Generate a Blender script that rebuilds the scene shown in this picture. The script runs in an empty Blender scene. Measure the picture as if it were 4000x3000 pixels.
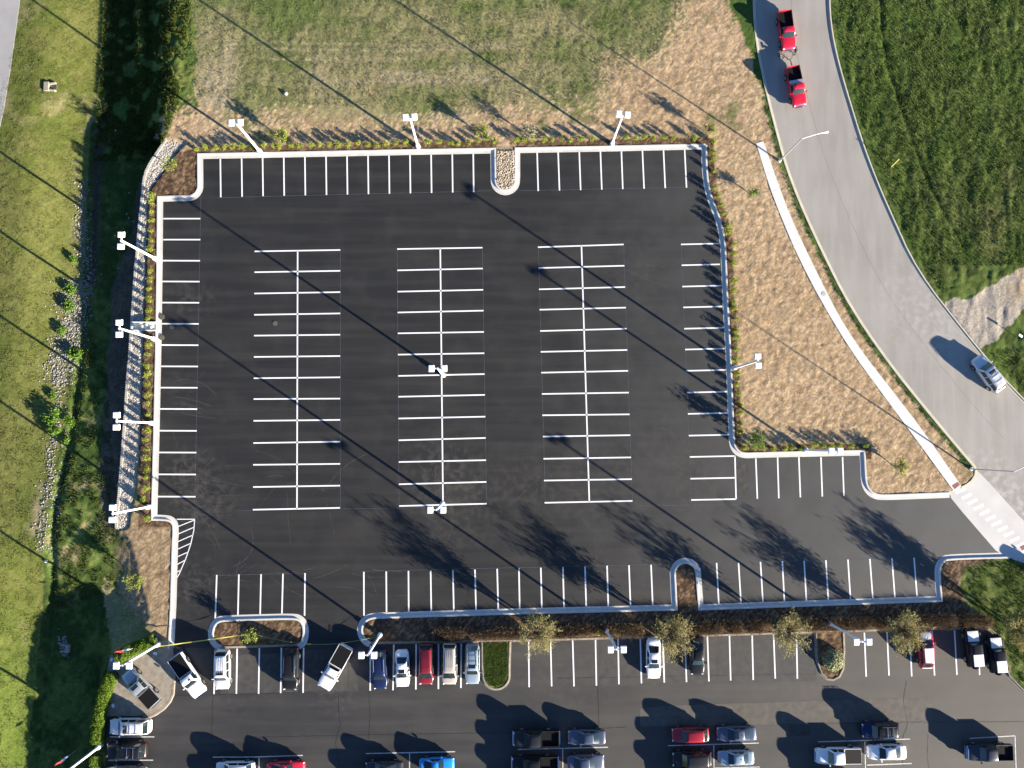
import bpy, bmesh, math, random
import numpy as np
from mathutils import Vector, Matrix, Euler

random.seed(7)
rng = np.random.default_rng(11)
SC = bpy.context.scene
COL = SC.collection
PI = math.pi

# ------------------------------------------------------------------ camera geometry (a drone about 100 m up)
F = 3044.0
H = 101.0
_n = Vector((-50 / F, -223 / F, -1.0)).normalized()
RQ = _n.rotation_difference(Vector((0, 0, -1)))
RM = RQ.to_matrix()
RN = np.array(RM)

def W(px, py, z=0.0):
    """photo position of a point at height z -> its place in the world"""
    d = RM @ Vector(((px - 2000) / F, -(py - 1500) / F, -1.0))
    t = (z - H) / d.z
    return Vector((d.x * t, d.y * t, z))

def project(x, y, z):
    c = np.stack([x, y, z - H], -1) @ RN
    return 2000 + F * c[..., 0] / -c[..., 2], 1500 - F * c[..., 1] / -c[..., 2]

# ------------------------------------------------------------------ noise
def _hash(ix, iy, seed):
    h = (ix.astype(np.int64) * 374761393 + iy.astype(np.int64) * 668265263 + seed * 974711) & 0x7fffffff
    h = ((h ^ (h >> 13)) * 1274126177) & 0x7fffffff
    h = h ^ (h >> 16)
    return (h & 0xffff) / 65535.0

def vnoise(x, y, seed=0):
    ix = np.floor(x); iy = np.floor(y)
    fx = x - ix; fy = y - iy
    fx = fx * fx * (3 - 2 * fx); fy = fy * fy * (3 - 2 * fy)
    a = _hash(ix, iy, seed); b = _hash(ix + 1, iy, seed)
    c = _hash(ix, iy + 1, seed); d = _hash(ix + 1, iy + 1, seed)
    return (a * (1 - fx) + b * fx) * (1 - fy) + (c * (1 - fx) + d * fx) * fy

def fbm(x, y, seed=0, octaves=4):
    s = 0; a = 0.5; t = 0
    for o in range(octaves):
        s = s + a * vnoise(x * 2 ** o + 17.3 * o, y * 2 ** o - 9.1 * o, seed + o)
        t += a; a *= 0.55
    return s / t

def sstep(a, b, x):
    t = np.clip((x - a) / (b - a), 0, 1)
    return t * t * (3 - 2 * t)

def inside(a, b, poly):
    r = np.zeros(a.shape, bool)
    n = len(poly); j = n - 1
    for i in range(n):
        xi, yi = poly[i]; xj, yj = poly[j]
        if yi != yj:
            c = ((yi > b) != (yj > b)) & (a < (xj - xi) * (b - yi) / (yj - yi) + xi)
            r ^= c
        j = i
    return r

def dist_line(a, b, pts):
    r = np.full(a.shape, 1e9)
    for (x0, y0), (x1, y1) in zip(pts[:-1], pts[1:]):
        dx, dy = x1 - x0, y1 - y0
        L = dx * dx + dy * dy + 1e-9
        t = np.clip(((a - x0) * dx + (b - y0) * dy) / L, 0, 1)
        r = np.minimum(r, np.hypot(a - x0 - t * dx, b - y0 - t * dy))
    return r

def arc(cx, cy, r, a0, a1, n=8):
    return [(cx + r * math.cos(math.radians(a0 + (a1 - a0) * i / n)), cy + r * math.sin(math.radians(a0 + (a1 - a0) * i / n))) for i in range(n + 1)]

def smooth_line(pts, n=2):
    for _ in range(n):
        q = [pts[0]]
        for p0, p1 in zip(pts[:-1], pts[1:]):
            q.append((p0[0] * .75 + p1[0] * .25, p0[1] * .75 + p1[1] * .25))
            q.append((p0[0] * .25 + p1[0] * .75, p0[1] * .25 + p1[1] * .75))
        q.append(pts[-1]); pts = q
    return pts

# ------------------------------------------------------------------ materials
MATS = {}
def mat(name, color, rough=.6, metal=0., coat=0., var=0., scale=3., bump=0., bscale=20., spec=.5, attr=None, wood=None):
    if name in MATS: return MATS[name]
    m = bpy.data.materials.new(name); m.use_nodes = True
    nt = m.node_tree; N = nt.nodes; L = nt.links
    p = N['Principled BSDF']
    p.inputs['Base Color'].default_value = (*color, 1)
    p.inputs['Roughness'].default_value = rough
    p.inputs['Metallic'].default_value = metal
    p.inputs['Coat Weight'].default_value = coat
    p.inputs['Coat Roughness'].default_value = .08
    p.inputs['Specular IOR Level'].default_value = spec
    if var or bump or attr:
        g = N.new('ShaderNodeNewGeometry')
    if var or attr:
        n = N.new('ShaderNodeTexNoise'); n.inputs['Scale'].default_value = scale; n.inputs['Detail'].default_value = 6
        L.new(g.outputs['Position'], n.inputs['Vector'])
        mr = N.new('ShaderNodeMapRange'); mr.inputs['From Min'].default_value = .25; mr.inputs['From Max'].default_value = .75
        mr.inputs['To Min'].default_value = 1 - var; mr.inputs['To Max'].default_value = 1 + var
        L.new(n.outputs['Fac'], mr.inputs['Value'])
        mx = N.new('ShaderNodeVectorMath'); mx.operation = 'SCALE'
        if attr:
            at = N.new('ShaderNodeAttribute'); at.attribute_name = attr
            L.new(at.outputs['Color'], mx.inputs[0])
        else:
            mx.inputs[0].default_value = color
        L.new(mr.outputs['Result'], mx.inputs['Scale'])
        L.new(mx.outputs['Vector'], p.inputs['Base Color'])
    if bump:
        n2 = N.new('ShaderNodeTexNoise'); n2.inputs['Scale'].default_value = bscale; n2.inputs['Detail'].default_value = 4
        L.new(g.outputs['Position'], n2.inputs['Vector'])
        b = N.new('ShaderNodeBump'); b.inputs['Strength'].default_value = 1.0; b.inputs['Distance'].default_value = bump
        L.new(n2.outputs['Fac'], b.inputs['Height']); L.new(b.outputs['Normal'], p.inputs['Normal'])
    MATS[name] = m
    return m

def leaf_mat(name, c1, c2, scale=1.5):
    if name in MATS: return MATS[name]
    m = bpy.data.materials.new(name); m.use_nodes = True
    N = m.node_tree.nodes; L = m.node_tree.links
    p = N['Principled BSDF']; p.inputs['Roughness'].default_value = .65; p.inputs['Specular IOR Level'].default_value = .25
    g = N.new('ShaderNodeNewGeometry')
    mix = N.new('ShaderNodeMix'); mix.data_type = 'RGBA'
    mix.inputs[6].default_value = (*c1, 1); mix.inputs[7].default_value = (*c2, 1)
    L.new(g.outputs['Random Per Island'], mix.inputs[0])
    L.new(mix.outputs[2], p.inputs['Base Color'])
    tr = N.new('ShaderNodeBsdfTranslucent'); L.new(mix.outputs[2], tr.inputs['Color'])
    ms = N.new('ShaderNodeMixShader'); ms.inputs[0].default_value = .3
    out = N['Material Output']
    L.new(p.outputs[0], ms.inputs[1]); L.new(tr.outputs[0], ms.inputs[2]); L.new(ms.outputs[0], out.inputs['Surface'])
    MATS[name] = m
    return m

# ------------------------------------------------------------------ mesh helpers
def mesh_np(name, verts, faces, mt=None, smooth=False):
    me = bpy.data.meshes.new(name)
    verts = np.asarray(verts, np.float32); faces = np.asarray(faces, np.int32)
    k = faces.shape[1]
    me.vertices.add(len(verts)); me.vertices.foreach_set('co', verts.ravel())
    me.loops.add(faces.size); me.loops.foreach_set('vertex_index', faces.ravel())
    me.polygons.add(len(faces))
    me.polygons.foreach_set('loop_start', np.arange(0, faces.size, k, dtype=np.int32))
    me.update(calc_edges=True)
    if smooth: me.polygons.foreach_set('use_smooth', np.ones(len(faces), bool))
    if mt: me.materials.append(mt)
    return me

def link(name, me, parent=None):
    o = bpy.data.objects.new(name, me); COL.objects.link(o)
    if parent is not None: o.parent = parent
    return o

def tag(o, label=None, cat=None, group=None, kind=None):
    if label: o['label'] = label
    if cat: o['category'] = cat
    if group: o['group'] = group
    if kind: o['kind'] = kind
    return o

def empty(name, loc, rz=0., label=None, cat=None, group=None):
    o = bpy.data.objects.new(name, None); COL.objects.link(o)
    o.location = loc; o.rotation_euler = (0, 0, rz); o.empty_display_size = .3
    return tag(o, label, cat, group)

class MB:
    """collects shapes for one mesh"""
    def __init__(s): s.v = []; s.f = []
    def add(s, v, f):
        b = len(s.v); s.v += [tuple(p) for p in v]; s.f += [tuple(i + b for i in q) for q in f]; return s
    def box(s, c, d, rz=0., ry=0., taper=1.):
        hx, hy, hz = d[0] / 2, d[1] / 2, d[2] / 2
        v = [(-hx, -hy, -hz), (hx, -hy, -hz), (hx, hy, -hz), (-hx, hy, -hz), (-hx * taper, -hy * taper, hz), (hx * taper, -hy * taper, hz), (hx * taper, hy * taper, hz), (-hx * taper, hy * taper, hz)]
        e = Euler((0, ry, rz)).to_matrix()
        v = [(e @ Vector(p)) + Vector(c) for p in v]
        return s.add(v, [(0, 3, 2, 1), (4, 5, 6, 7), (0, 1, 5, 4), (1, 2, 6, 5), (2, 3, 7, 6), (3, 0, 4, 7)])
    def cyl(s, a, b, r0, r1=None, n=12, cap=True):
        r1 = r0 if r1 is None else r1
        a = Vector(a); b = Vector(b); d = (b - a).normalized()
        u = d.orthogonal().normalized(); w = d.cross(u)
        v = []
        for c, r in ((a, r0), (b, r1)):
            for i in range(n):
                t = 2 * PI * i / n; v.append(c + u * (r * math.cos(t)) + w * (r * math.sin(t)))
        f = [(i, (i + 1) % n, n + (i + 1) % n, n + i) for i in range(n)]
        if cap: f += [tuple(range(n))[::-1], tuple(range(n, 2 * n))]
        return s.add(v, f)
    def loft(s, rings, closed=True, caps=True):
        n = len(rings[0]); v = [p for r in rings for p in r]; f = []
        for j in range(len(rings) - 1):
            for i in range(n if closed else n - 1):
                k = (i + 1) % n
                f.append((j * n + i, j * n + k, (j + 1) * n + k, (j + 1) * n + i))
        if caps:
            f.append(tuple(range(n))[::-1]); f.append(tuple(range((len(rings) - 1) * n, len(rings) * n)))
        return s.add(v, f)
    def build(s, name, m, parent=None, smooth=False, bevel=0.):
        me = bpy.data.meshes.new(name); me.from_pydata(s.v, [], s.f)
        bm = bmesh.new(); bm.from_mesh(me)
        bmesh.ops.recalc_face_normals(bm, faces=bm.faces)
        if bevel:
            bmesh.ops.bevel(bm, geom=[e for e in bm.edges if e.is_manifold and e.calc_face_angle(0) > .5], offset=bevel, segments=2, affect='EDGES', clamp_overlap=True)
        if smooth:
            for f in bm.faces: f.smooth = True
            for e in bm.edges:
                if len(e.link_faces) == 2 and e.calc_face_angle(0) > .9: e.smooth = False
        bm.to_mesh(me); bm.free()
        me.materials.append(m)
        return link(name, me, parent)

def sheet(name, poly, z, m, kind='structure', thick=0.):
    pts = [W(x, y, 0) for x, y in poly]
    bm = bmesh.new()
    vs = [bm.verts.new((p.x, p.y, z)) for p in pts]
    f = bm.faces.new(vs); f.normal_update()
    if f.normal.z < 0: f.normal_flip()
    if thick:
        r = bmesh.ops.extrude_face_region(bm, geom=[f])
        for v in [g for g in r['geom'] if isinstance(g, bmesh.types.BMVert)]: v.co.z = z - thick
        bmesh.ops.recalc_face_normals(bm, faces=bm.faces)
    bmesh.ops.triangulate(bm, faces=bm.faces)
    me = bpy.data.meshes.new(name); bm.to_mesh(me); bm.free(); me.materials.append(m)
    return tag(link(name, me), kind=kind)

def sweep(name, poly, prof, m, side=1, closed=False, jitter=0.):
    """kerb: profile (offset from the line, height) run along a line"""
    P = [W(x, y, 0).to_2d() for x, y in poly]
    n = len(P); rings = []
    for i in range(n):
        a = P[i - 1] if (i > 0 or closed) else P[i]
        b = P[(i + 1) % n] if (i < n - 1 or closed) else P[i]
        d1 = (P[i] - a); d2 = (b - P[i])
        d1 = d1.normalized() if d1.length > 1e-6 else d2.normalized()
        d2 = d2.normalized() if d2.length > 1e-6 else d1
        n1 = Vector((-d1.y, d1.x)); n2 = Vector((-d2.y, d2.x))
        t = (n1 + n2); t = t.normalized() if t.length > 1e-3 else n1
        k = 1 / max(.45, t.dot(n1))
        rings.append([(P[i].x + t.x * o * k * side, P[i].y + t.y * o * k * side, z) for o, z in prof])
    if closed: rings.append(rings[0])
    mb = MB().loft(rings, closed=True, caps=not closed)
    return tag(mb.build(name, m), kind='structure')

KERB = [(0, -.2), (0, .14), (.015, .15), (.2, .15), (.225, .14), (.25, .03), (.28, .016), (.74, .01), (.74, -.1)]
OLDKERB = [(0, -.2), (0, .13), (.015, .14), (.13, .14), (.15, .12), (.16, .02), (.3, .014), (.3, -.1)]
ROADKERB = [(0, -.2), (0, .13), (.02, .14), (.16, .14), (.18, .12), (.2, .022), (.42, .018), (.42, -.1)]
# ------------------------------------------------------------------ layout (photo positions of things on the ground)
K_TOP = ([(657, 2535), (666, 2362), (673, 2110)] + smooth_line([(675, 2090), (675, 2070), (674, 2050), (663, 2038), (648, 2035), (630, 2034)], 2) + [(591, 2033), (592, 1995), (597, 1814), (601, 1663), (605, 1482), (609, 1301), (613, 1000), (615, 767)]
         + [(700, 764)] + arc(735, 727, 37, 95, 0, 12) + [(772, 700), (771, 600), (1200, 592), (1600, 584), (1937, 578)]
         + [(1939, 700)] + arc(1974, 706, 35, 180, 0, 18)[0:] + [(2010, 690), (2010, 577), (2400, 570), (2762, 562)]
         + smooth_line([(2762, 562), (2761, 633), (2769, 723), (2784, 778), (2811, 844), (2826, 898), (2834, 952), (2838, 1018), (2844, 1181), (2853, 1331), (2859, 1452), (2863, 1573), (2867, 1663), (2869, 1717)], 1)
         + smooth_line([(2869, 1720), (2873, 1742), (2886, 1760), (2906, 1768), (2940, 1767)], 2) + [(3000, 1765), (3377, 1757), (3380, 1784)] + smooth_line([(3384, 1868), (3389, 1896), (3403, 1918), (3425, 1929), (3446, 1931), (3500, 1930)], 2) + [(3708, 1922)])
K_RIGHT = smooth_line([(3945, 2180), (3705, 2187), (3688, 2195), (3676, 2210), (3672, 2235), (3676, 2300)], 2) + [(3681, 2350), (3000, 2374), (2727, 2384), (2716, 2240)] + arc(2677, 2240, 38, 0, -180, 18) + [(2646, 2384), (2000, 2400), (1550, 2414)] + smooth_line([(1480, 2416), (1458, 2417), (1436, 2425), (1422, 2440), (1417, 2458), (1421, 2480), (1432, 2497), (1450, 2507)], 2)
K_MED = smooth_line([(870, 2522), (850, 2512), (838, 2495), (835, 2476), (840, 2450), (852, 2434), (872, 2427), (1000, 2423), (1151, 2419), (1170, 2427), (1181, 2445), (1184, 2466), (1182, 2490), (1175, 2508), (1160, 2517)], 2)
NEWLOT = K_TOP[:] + [(3715, 1945), (3760, 2000), (3889, 2149), (3945, 2180)] + K_RIGHT[1:] + [(1450, 2530), (1160, 2535), (870, 2540), (657, 2545)]
K_OLD1 = [(862, 2524), (1166, 2515)]
K_OLD2 = [(1446, 2507), (1700, 2504), (2000, 2498), (2700, 2479), (3000, 2470), (3440, 2456), (3820, 2449), (3870, 2455), (3898, 2480), (3912, 2530), (3925, 2590), (3945, 2640), (4010, 2705), (4150, 2790), (4400, 2880)]
OLDLOT = [(657, 2535), (868, 2526), (1166, 2517), (1446, 2507), (1700, 2504), (2000, 2498), (2700, 2479), (3000, 2470), (3440, 2456), (3820, 2449), (3870, 2455), (3898, 2480), (3912, 2530), (3925, 2590), (3945, 2640), (4010, 2705), (4150, 2790), (4400, 2880), (4500, 3400), (415, 3400), (415, 2790), (600, 2775), (650, 2640)]
PAD = [(415, 2796), (400, 2740), (430, 2560), (600, 2520), (663, 2524), (669, 2600), (671, 2663)] + [(668, 2710), (657, 2735), (636, 2760), (605, 2782), (573, 2796)]
ROAD_L = smooth_line([(2938, -300), (2939, 0), (2943, 90), (2952, 181), (2970, 271), (2996, 392), (3024, 500), (3045, 579), (3069, 663), (3115, 784), (3163, 892), (3214, 1000), (3289, 1151), (3374, 1289), (3482, 1440), (3603, 1591), (3723, 1735), (3799, 1824)], 1)
APRON_L = [(3799, 1824), (3806, 1838), (3803, 1856), (3790, 1876), (3772, 1890), (3752, 1900)]
ROAD_R = smooth_line([(3240, -300), (3241, 0), (3247, 90), (3262, 181), (3289, 289), (3325, 410), (3362, 530), (3398, 633), (3446, 753), (3500, 874), (3557, 1000), (3633, 1121), (3717, 1229), (3814, 1350), (3904, 1458), (4000, 1560), (4200, 1760), (4500, 2020)], 1)
ROAD = ROAD_L + [(3812, 1850), (3880, 1925), (3960, 2020), (4040, 2100), (4200, 2250), (4500, 2500)] + ROAD_R[::-1]
APRON = [(3708, 1922), (3720, 1915), (3752, 1900), (3772, 1890), (3790, 1876), (3803, 1856), (3806, 1838), (3799, 1826), (3830, 1850), (3900, 1925), (3980, 2015), (4060, 2095), (4220, 2240), (4000, 2200), (3945, 2181), (3889, 2150), (3760, 2001), (3715, 1946)]
WALK_L = smooth_line([(2953, 561), (3000, 718), (3048, 844), (3114, 1000), (3211, 1187), (3325, 1374), (3434, 1524), (3573, 1711), (3722, 1916)], 1)
WALK_R = smooth_line([(2980, 553), (3000, 609), (3042, 729), (3090, 856), (3158, 1000), (3247, 1181), (3301, 1277), (3374, 1386), (3482, 1524), (3603, 1681), (3753, 1899)], 1)
WALK = WALK_L + WALK_R[::-1]
ISLE_G = [(1886, 2508)] + [(1887, 2600), (1890, 2640)] + arc(1938, 2640, 48, 180, 0, 18) + [(1986, 2600), (1989, 2506)]
ISLE_M = [(3190, 2466), (3190, 2540), (3197, 2590), (3212, 2630), (3232, 2648), (3254, 2651), (3275, 2640), (3290, 2610), (3293, 2540), (3290, 2463)]
WALL = smooth_line([(643, 546), (612, 590), (570, 655), (556, 705), (550, 784), (540, 874), (533, 964), (527, 1018), (515, 1180), (506, 1331), (491, 1512), (479, 1693), (467, 1844), (458, 1958), (452, 2000), (449, 2064)], 1)
STRIP_R = smooth_line([(722, 560), (690, 592), (651, 651), (600, 720), (582, 753), (573, 904), (569, 1000), (561, 1211), (557, 1331), (551, 1512), (548, 1651), (540, 1784), (533, 1904), (512, 1988), (497, 2066)], 1)

_wv = np.array([p[1] for p in WALL]); _wu = np.array([p[0] for p in WALL])
def wall_u(v): return np.interp(v, _wv, _wu)
def drop(v): return np.interp(v, [-600, 0, 400, 700, 1100, 1500, 1700, 2000, 2130, 2290, 2400, 2700, 3600], [2.9, 2.9, 2.7, 2.5, 2.25, 1.45, .95, .42, .5, 1.35, 1.6, 1.5, 1.45])
def ditch_u(v): return np.interp(v, [-600, 0, 200, 380, 450, 700, 1000, 1130, 1300, 1500, 1700, 2000, 2200, 2400, 2700, 3000, 3600], [425, 425, 425, 400, 345, 335, 325, 318, 298, 280, 262, 205, 190, 170, 140, 110, 60])

def ground_low(u, v):
    """the valley west of the car parks: crest, slope, ditch and the far bank"""
    D = drop(v)
    C = np.interp(v, [-600, 0, 300, 450, 540, 560, 2050, 2100, 2250, 2400, 2500, 2560, 2620, 2800, 3600], [700, 700, 690, 660, 640, 640, 450, 520, 560, 600, 560, 440, 398, 372, 366])
    Wd = np.interp(v, [-600, 300, 450, 540, 560, 2050, 2100, 2250, 2400, 2500, 2600, 3600], [235, 225, 150, 40, 12, 12, 90, 150, 190, 150, 22, 18])
    wz = (v > 548) & (v < 2064)
    C = np.where(wz, wall_u(v) - 1.0, C); Wd = np.where(wz, 7.0, Wd)
    z = -D * sstep(0, 1, (C - u) / Wd)
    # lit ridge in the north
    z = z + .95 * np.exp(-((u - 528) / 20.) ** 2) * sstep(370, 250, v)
    du = ditch_u(v)
    z = z - .35 * np.exp(-((u - du) / 14.) ** 2) * sstep(520, 700, v) 
    rise = np.minimum(D * .62, 1.5)
    z = z + rise * sstep(18, np.interp(v, [0, 500, 3000], [330, 300, 260]), du - u) * (u < du)
    return z

def cut(a, b):
    r = inside(a, b, NEWLOT) | inside(a, b, OLDLOT) | inside(a, b, ROAD) | inside(a, b, APRON) | inside(a, b, PAD)
    for isl in (K_MED + [(1160, 2519), (870, 2526)], ISLE_G, ISLE_M): r &= ~inside(a, b, isl)
    kd_ = np.minimum(dist_line(a, b, K_TOP), dist_line(a, b, K_RIGHT))
    for q in (K_MED, K_OLD1, K_OLD2, ISLE_G, ISLE_M, ROAD_L + APRON_L, ROAD_R): kd_ = np.minimum(kd_, dist_line(a, b, q) * 1.25)
    near = kd_ < 26
    return r & (kd_ > 5.5), near

LEFTROAD = [(-400, -400), (78 + 60, -400), (78, 0), (45, 241), (18, 410), (-5, 520), (-60, 900), (-400, 900)]

def ground_full(x, y):
    """height and colour of the ground at world x, y (arrays)"""
    u, v = project(x, y, np.zeros_like(x))
    low = ground_low(u, v)
    a, b = project(x, y, low)
    j = 46 * (fbm(x * .12, y * .12, 3) - .5) * 2
    j2 = 26 * (fbm(x * .6, y * .6, 5) - .5) * 2
    aj, bj = a + j + j2, b + 46 * (fbm(x * .12, y * .12, 8) - .5) * 2 + 26 * (fbm(x * .6, y * .6, 9) - .5) * 2
    aj2, bj2 = a + j2 * .7, b + 18 * (fbm(x * .7, y * .7, 19) - .5) * 2
    n1 = fbm(x * .09, y * .09, 21); n2 = fbm(x * .35, y * .35, 23); n3 = fbm(x * 1.3, y * 1.3, 25); n4 = vnoise(x * 4., y * 4., 27)
    nx = fbm(x * .5, y * .12, 31); ny = fbm(x * .1, y * .7, 33)
    def C3(c): return np.array(c)[None, :] * np.ones(x.shape + (1,))
    def lerp(c, k, w): return c * (1 - w[..., None]) + np.array(k) * w[..., None]
    # the field north of the lot: thin green over dry tan
    t = sstep(.40, .72, .45 * n1 + .25 * ny + .3 * n2 + .12 * (n3 - .5))
    tanb = np.exp(-((b - 300) / 90.) ** 2) * .24 + sstep(1100, 800, a) * .22
    t = np.clip(t + sstep(150, -50, b) * .35 - tanb + sstep(2200, 2500, a) * .3 * sstep(260, 150, b), 0, 1)
    c = lerp(C3((.255, .225, .112)), (.105, .138, .040), t)
    # mower and tyre tracks
    for y0, am, ph, x0, x1 in ((163, 14, 0, 980, 2080), (182, 16, .4, 980, 2080), (222, 10, .9, 1000, 1750), (300, 5, 1.2, 1400, 2060), (316, 5, 1.5, 1250, 2060)):
        yy = y0 + am * np.sin((a - 1000) / 420 + ph) + 5 * (n2 - .5)
        w = np.exp(-((b - yy) / 5.5) ** 2) * sstep(x0, x0 + 80, a) * sstep(x1, x1 - 120, a) * sstep(.3, .55, n3 + .15)
        c = lerp(c, (.32, .27, .16), .9 * w)
    amp = .035 + 0 * x
    # pale worn track by the north-west corner
    for cx, cy, rx, ry in ((850, 300, 60, 190), (790, 400, 100, 60), (900, 200, 45, 60), (1600, 290, 120, 12), (1820, 270, 60, 14), (1880, 310, 45, 18), (1250, 290, 25, 60), (1640, 320, 220, 8)):
        w = np.exp(-(((a - cx) / rx) ** 2 + ((b - cy) / ry) ** 2)) * sstep(.25, .6, n2 + .3 * (n3 - .5))
        c = lerp(c, (.33, .275, .17), np.clip(w * 1.3, 0, 1))
    # east field
    east = inside(a, b, ROAD_R + [(5200, 2100), (5200, -500)])
    te = sstep(.35, .65, .5 * nx + .5 * n2)
    ce = lerp(C3((.064, .103, .020)), (.125, .158, .042), te * .75)
    ce = lerp(ce, (.13, .12, .05), sstep(.52, .75, n1 + .25 * (n3 - .5)) * sstep(3500, 3700, a) * .8)
    trk = dist_line(a, b, [(3440, -50), (3445, 120), (3470, 270), (3520, 420), (3560, 540), (3605, 660), (3665, 790), (3760, 960)])
    trk2 = dist_line(a, b, [(3285, -50), (3295, 100), (3330, 240), (3380, 420), (3440, 600), (3500, 760)])
    ce = lerp(ce, (.04, .06, .015), np.clip(np.exp(-(trk / 7.) ** 2) + .5 * np.exp(-(trk2 / 6.) ** 2), 0, 1) * sstep(.3, .5, n3 + .12))
    ce = lerp(ce, (.03, .05, .011), sstep(.46, .62, nx * .5 + n3 * .5) * .7)
    c = np.where(east[..., None], ce, c); amp = np.where(east, .075, amp)
    # bare straw-covered soil
    D1 = [(2700, -300), (2650, 120), (2580, 230), (2450, 260), (2330, 300), (2400, 380), (2300, 420), (2000, 425), (1400, 452), (900, 445), (760, 400), (690, 470), (570, 530), (560, 620), (2700, 640), (2700, 2000), (3760, 1990), (3830, 1830), (3700, 1640), (3214, 930), (3030, 392), (2960, 181), (2945, 100), (2880, 60), (2840, -300)]
    d1 = inside(aj + 110 * (n4 - .5) + 40 * (n3 - .5), bj + 110 * (vnoise(x * 4., y * 4., 29) - .5), D1) & ~east
    D2 = [(425, 2040), (410, 2180), (420, 2270), (470, 2350), (560, 2420), (640, 2530), (690, 2600), (690, 2020), (480, 2000)]
    d2 = inside(aj2, bj2, D2)
    dirt = d1 | d2
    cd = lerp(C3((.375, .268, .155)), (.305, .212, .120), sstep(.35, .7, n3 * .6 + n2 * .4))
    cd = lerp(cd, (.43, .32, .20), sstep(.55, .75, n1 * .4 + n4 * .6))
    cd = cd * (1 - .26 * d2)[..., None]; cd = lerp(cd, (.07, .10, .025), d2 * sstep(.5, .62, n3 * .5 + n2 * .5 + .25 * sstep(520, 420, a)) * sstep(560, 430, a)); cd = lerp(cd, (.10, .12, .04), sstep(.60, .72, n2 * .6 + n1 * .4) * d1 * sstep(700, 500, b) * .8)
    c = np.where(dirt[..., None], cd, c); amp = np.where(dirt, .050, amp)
    # grass fringe by the road
    dr = dist_line(a, b, ROAD_L)
    fr = (dr < 14 + 24 * (n3 - .4)) & (b > 380) & ~east
    fr |= inside(aj2, bj2, [(2850, -300), (2850, 0), (2890, 100), (2930, 200), (2950, 300), (3000, 420), (3000, 300), (2945, 0), (2945, -300)])
    c = np.where(fr[..., None], C3((.06, .10, .022)), c)
    # gravel entrance
    gr = inside(aj2, bj2, [(3680, 1190), (3720, 1170), (3775, 1180), (3870, 1120), (4010, 1030), (4300, 960), (4300, 1190), (4010, 1190), (3960, 1250), (3900, 1320), (3840, 1360), (3790, 1340)])
    cg = lerp(C3((.355, .31, .25)), (.335, .265, .17), sstep(3880, 3990, a) * sstep(1250, 1130, b))
    cg = lerp(cg, (.30, .275, .25), sstep(.5, .7, ny * .5 + n3 * .5) * .6)
    c = np.where(gr[..., None], cg, c); amp = np.where(gr, .014, amp)
    # west side: bright mown grass, weeds, shaded slope
    west = a < np.interp(b, [-600, 0, 400, 540, 560, 2060, 2300, 2560, 3600], [650, 650, 640, 600, 640, 450, 400, 440, 400])
    tw = sstep(.35, .68, .4 * n1 + .35 * n2 + .25 * n3)
    cw = lerp(C3((.145, .150, .043)), (.086, .112, .021), tw)
    cw = lerp(cw, (.22, .195, .09), sstep(.60, .78, n2 * .5 + n1 * .5 + .12 * (n3 - .5)))
    cw = lerp(cw, (.13, .20, .03), sstep(2200, 2900, b) * .5)
    du = ditch_u(v)
    bank = np.exp(-((u - du + 62) / 22.) ** 2) * (b < 2100) * (b > 450)
    cw = lerp(cw, (.33, .27, .17), bank * sstep(.5, .65, n2) * .5)
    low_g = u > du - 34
    cl = lerp(C3((.034, .056, .013)), (.095, .125, .03), sstep(.4, .68, n3 * .5 + n2 * .5))  # valley grass darkened in its colour to deepen the shadow there
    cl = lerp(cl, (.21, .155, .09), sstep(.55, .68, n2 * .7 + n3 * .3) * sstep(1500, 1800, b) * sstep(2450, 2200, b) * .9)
    cl = cl * (1 + .45 * sstep(1300, 1500, v) * sstep(2330, 2200, v) + .4 * sstep(500, 300, v))[..., None]  # sunlit middle stretch painted lighter; north slope lifted too
    wcl = wall_u(v)
    soil = (u > wcl - np.interp(v, [560, 900, 1100, 1300, 1800, 2060], [40, 55, 110, 110, 90, 60]) + 26 * (n2 - .5)) & (b > 540) & (b < 2080)
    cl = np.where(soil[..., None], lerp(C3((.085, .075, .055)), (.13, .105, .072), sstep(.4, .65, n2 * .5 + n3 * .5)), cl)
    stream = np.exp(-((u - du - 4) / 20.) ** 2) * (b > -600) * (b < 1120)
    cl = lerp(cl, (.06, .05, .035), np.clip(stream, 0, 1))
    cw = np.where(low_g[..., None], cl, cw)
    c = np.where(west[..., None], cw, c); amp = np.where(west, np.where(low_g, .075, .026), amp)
    # slope tall grass north
    sl = (a > 440) & (a < 760 + j) & (b < 470) & ~d1
    c = np.where(sl[..., None], lerp(C3((.07, .115, .025)), (.17, .185, .05), sstep(.45, .7, n2 * .5 + n3 * .5)), c)
    amp = np.where(sl, .09, amp)
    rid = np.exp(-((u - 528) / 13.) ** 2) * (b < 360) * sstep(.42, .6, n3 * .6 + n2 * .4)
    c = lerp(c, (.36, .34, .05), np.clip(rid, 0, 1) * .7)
    # mulch beds beside the kerbs
    kd = np.minimum(dist_line(a, b, K_TOP[2:]), dist_line(a, b, K_RIGHT))
    wid = np.where(b < 700, 27, np.where(a < 700, 52, 26)) + 9 * (n3 - .5)
    mul = (kd < wid) & ~((a < 700) & (b > 2075)) & ~((a > 3374) & (b > 1790) & (b < 2100)) & ~(d2 & (b > 2060))
    mul |= inside(aj2, bj2, [(722, 580), (690, 592), (651, 651), (600, 720), (585, 765), (620, 775), (772, 775), (780, 590)])
    mul |= inside(a, b, [(1400, 2390), (2700, 2360), (3700, 2330), (3690, 2190), (3940, 2180), (3800, 2215), (3745, 2270), (3765, 2340), (3800, 2400), (3940, 2420), (3960, 2460), (1400, 2530)])
    mul |= inside(a, b, K_MED + [(1160, 2519), (870, 2526)]) | inside(a, b, ISLE_M)
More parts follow.
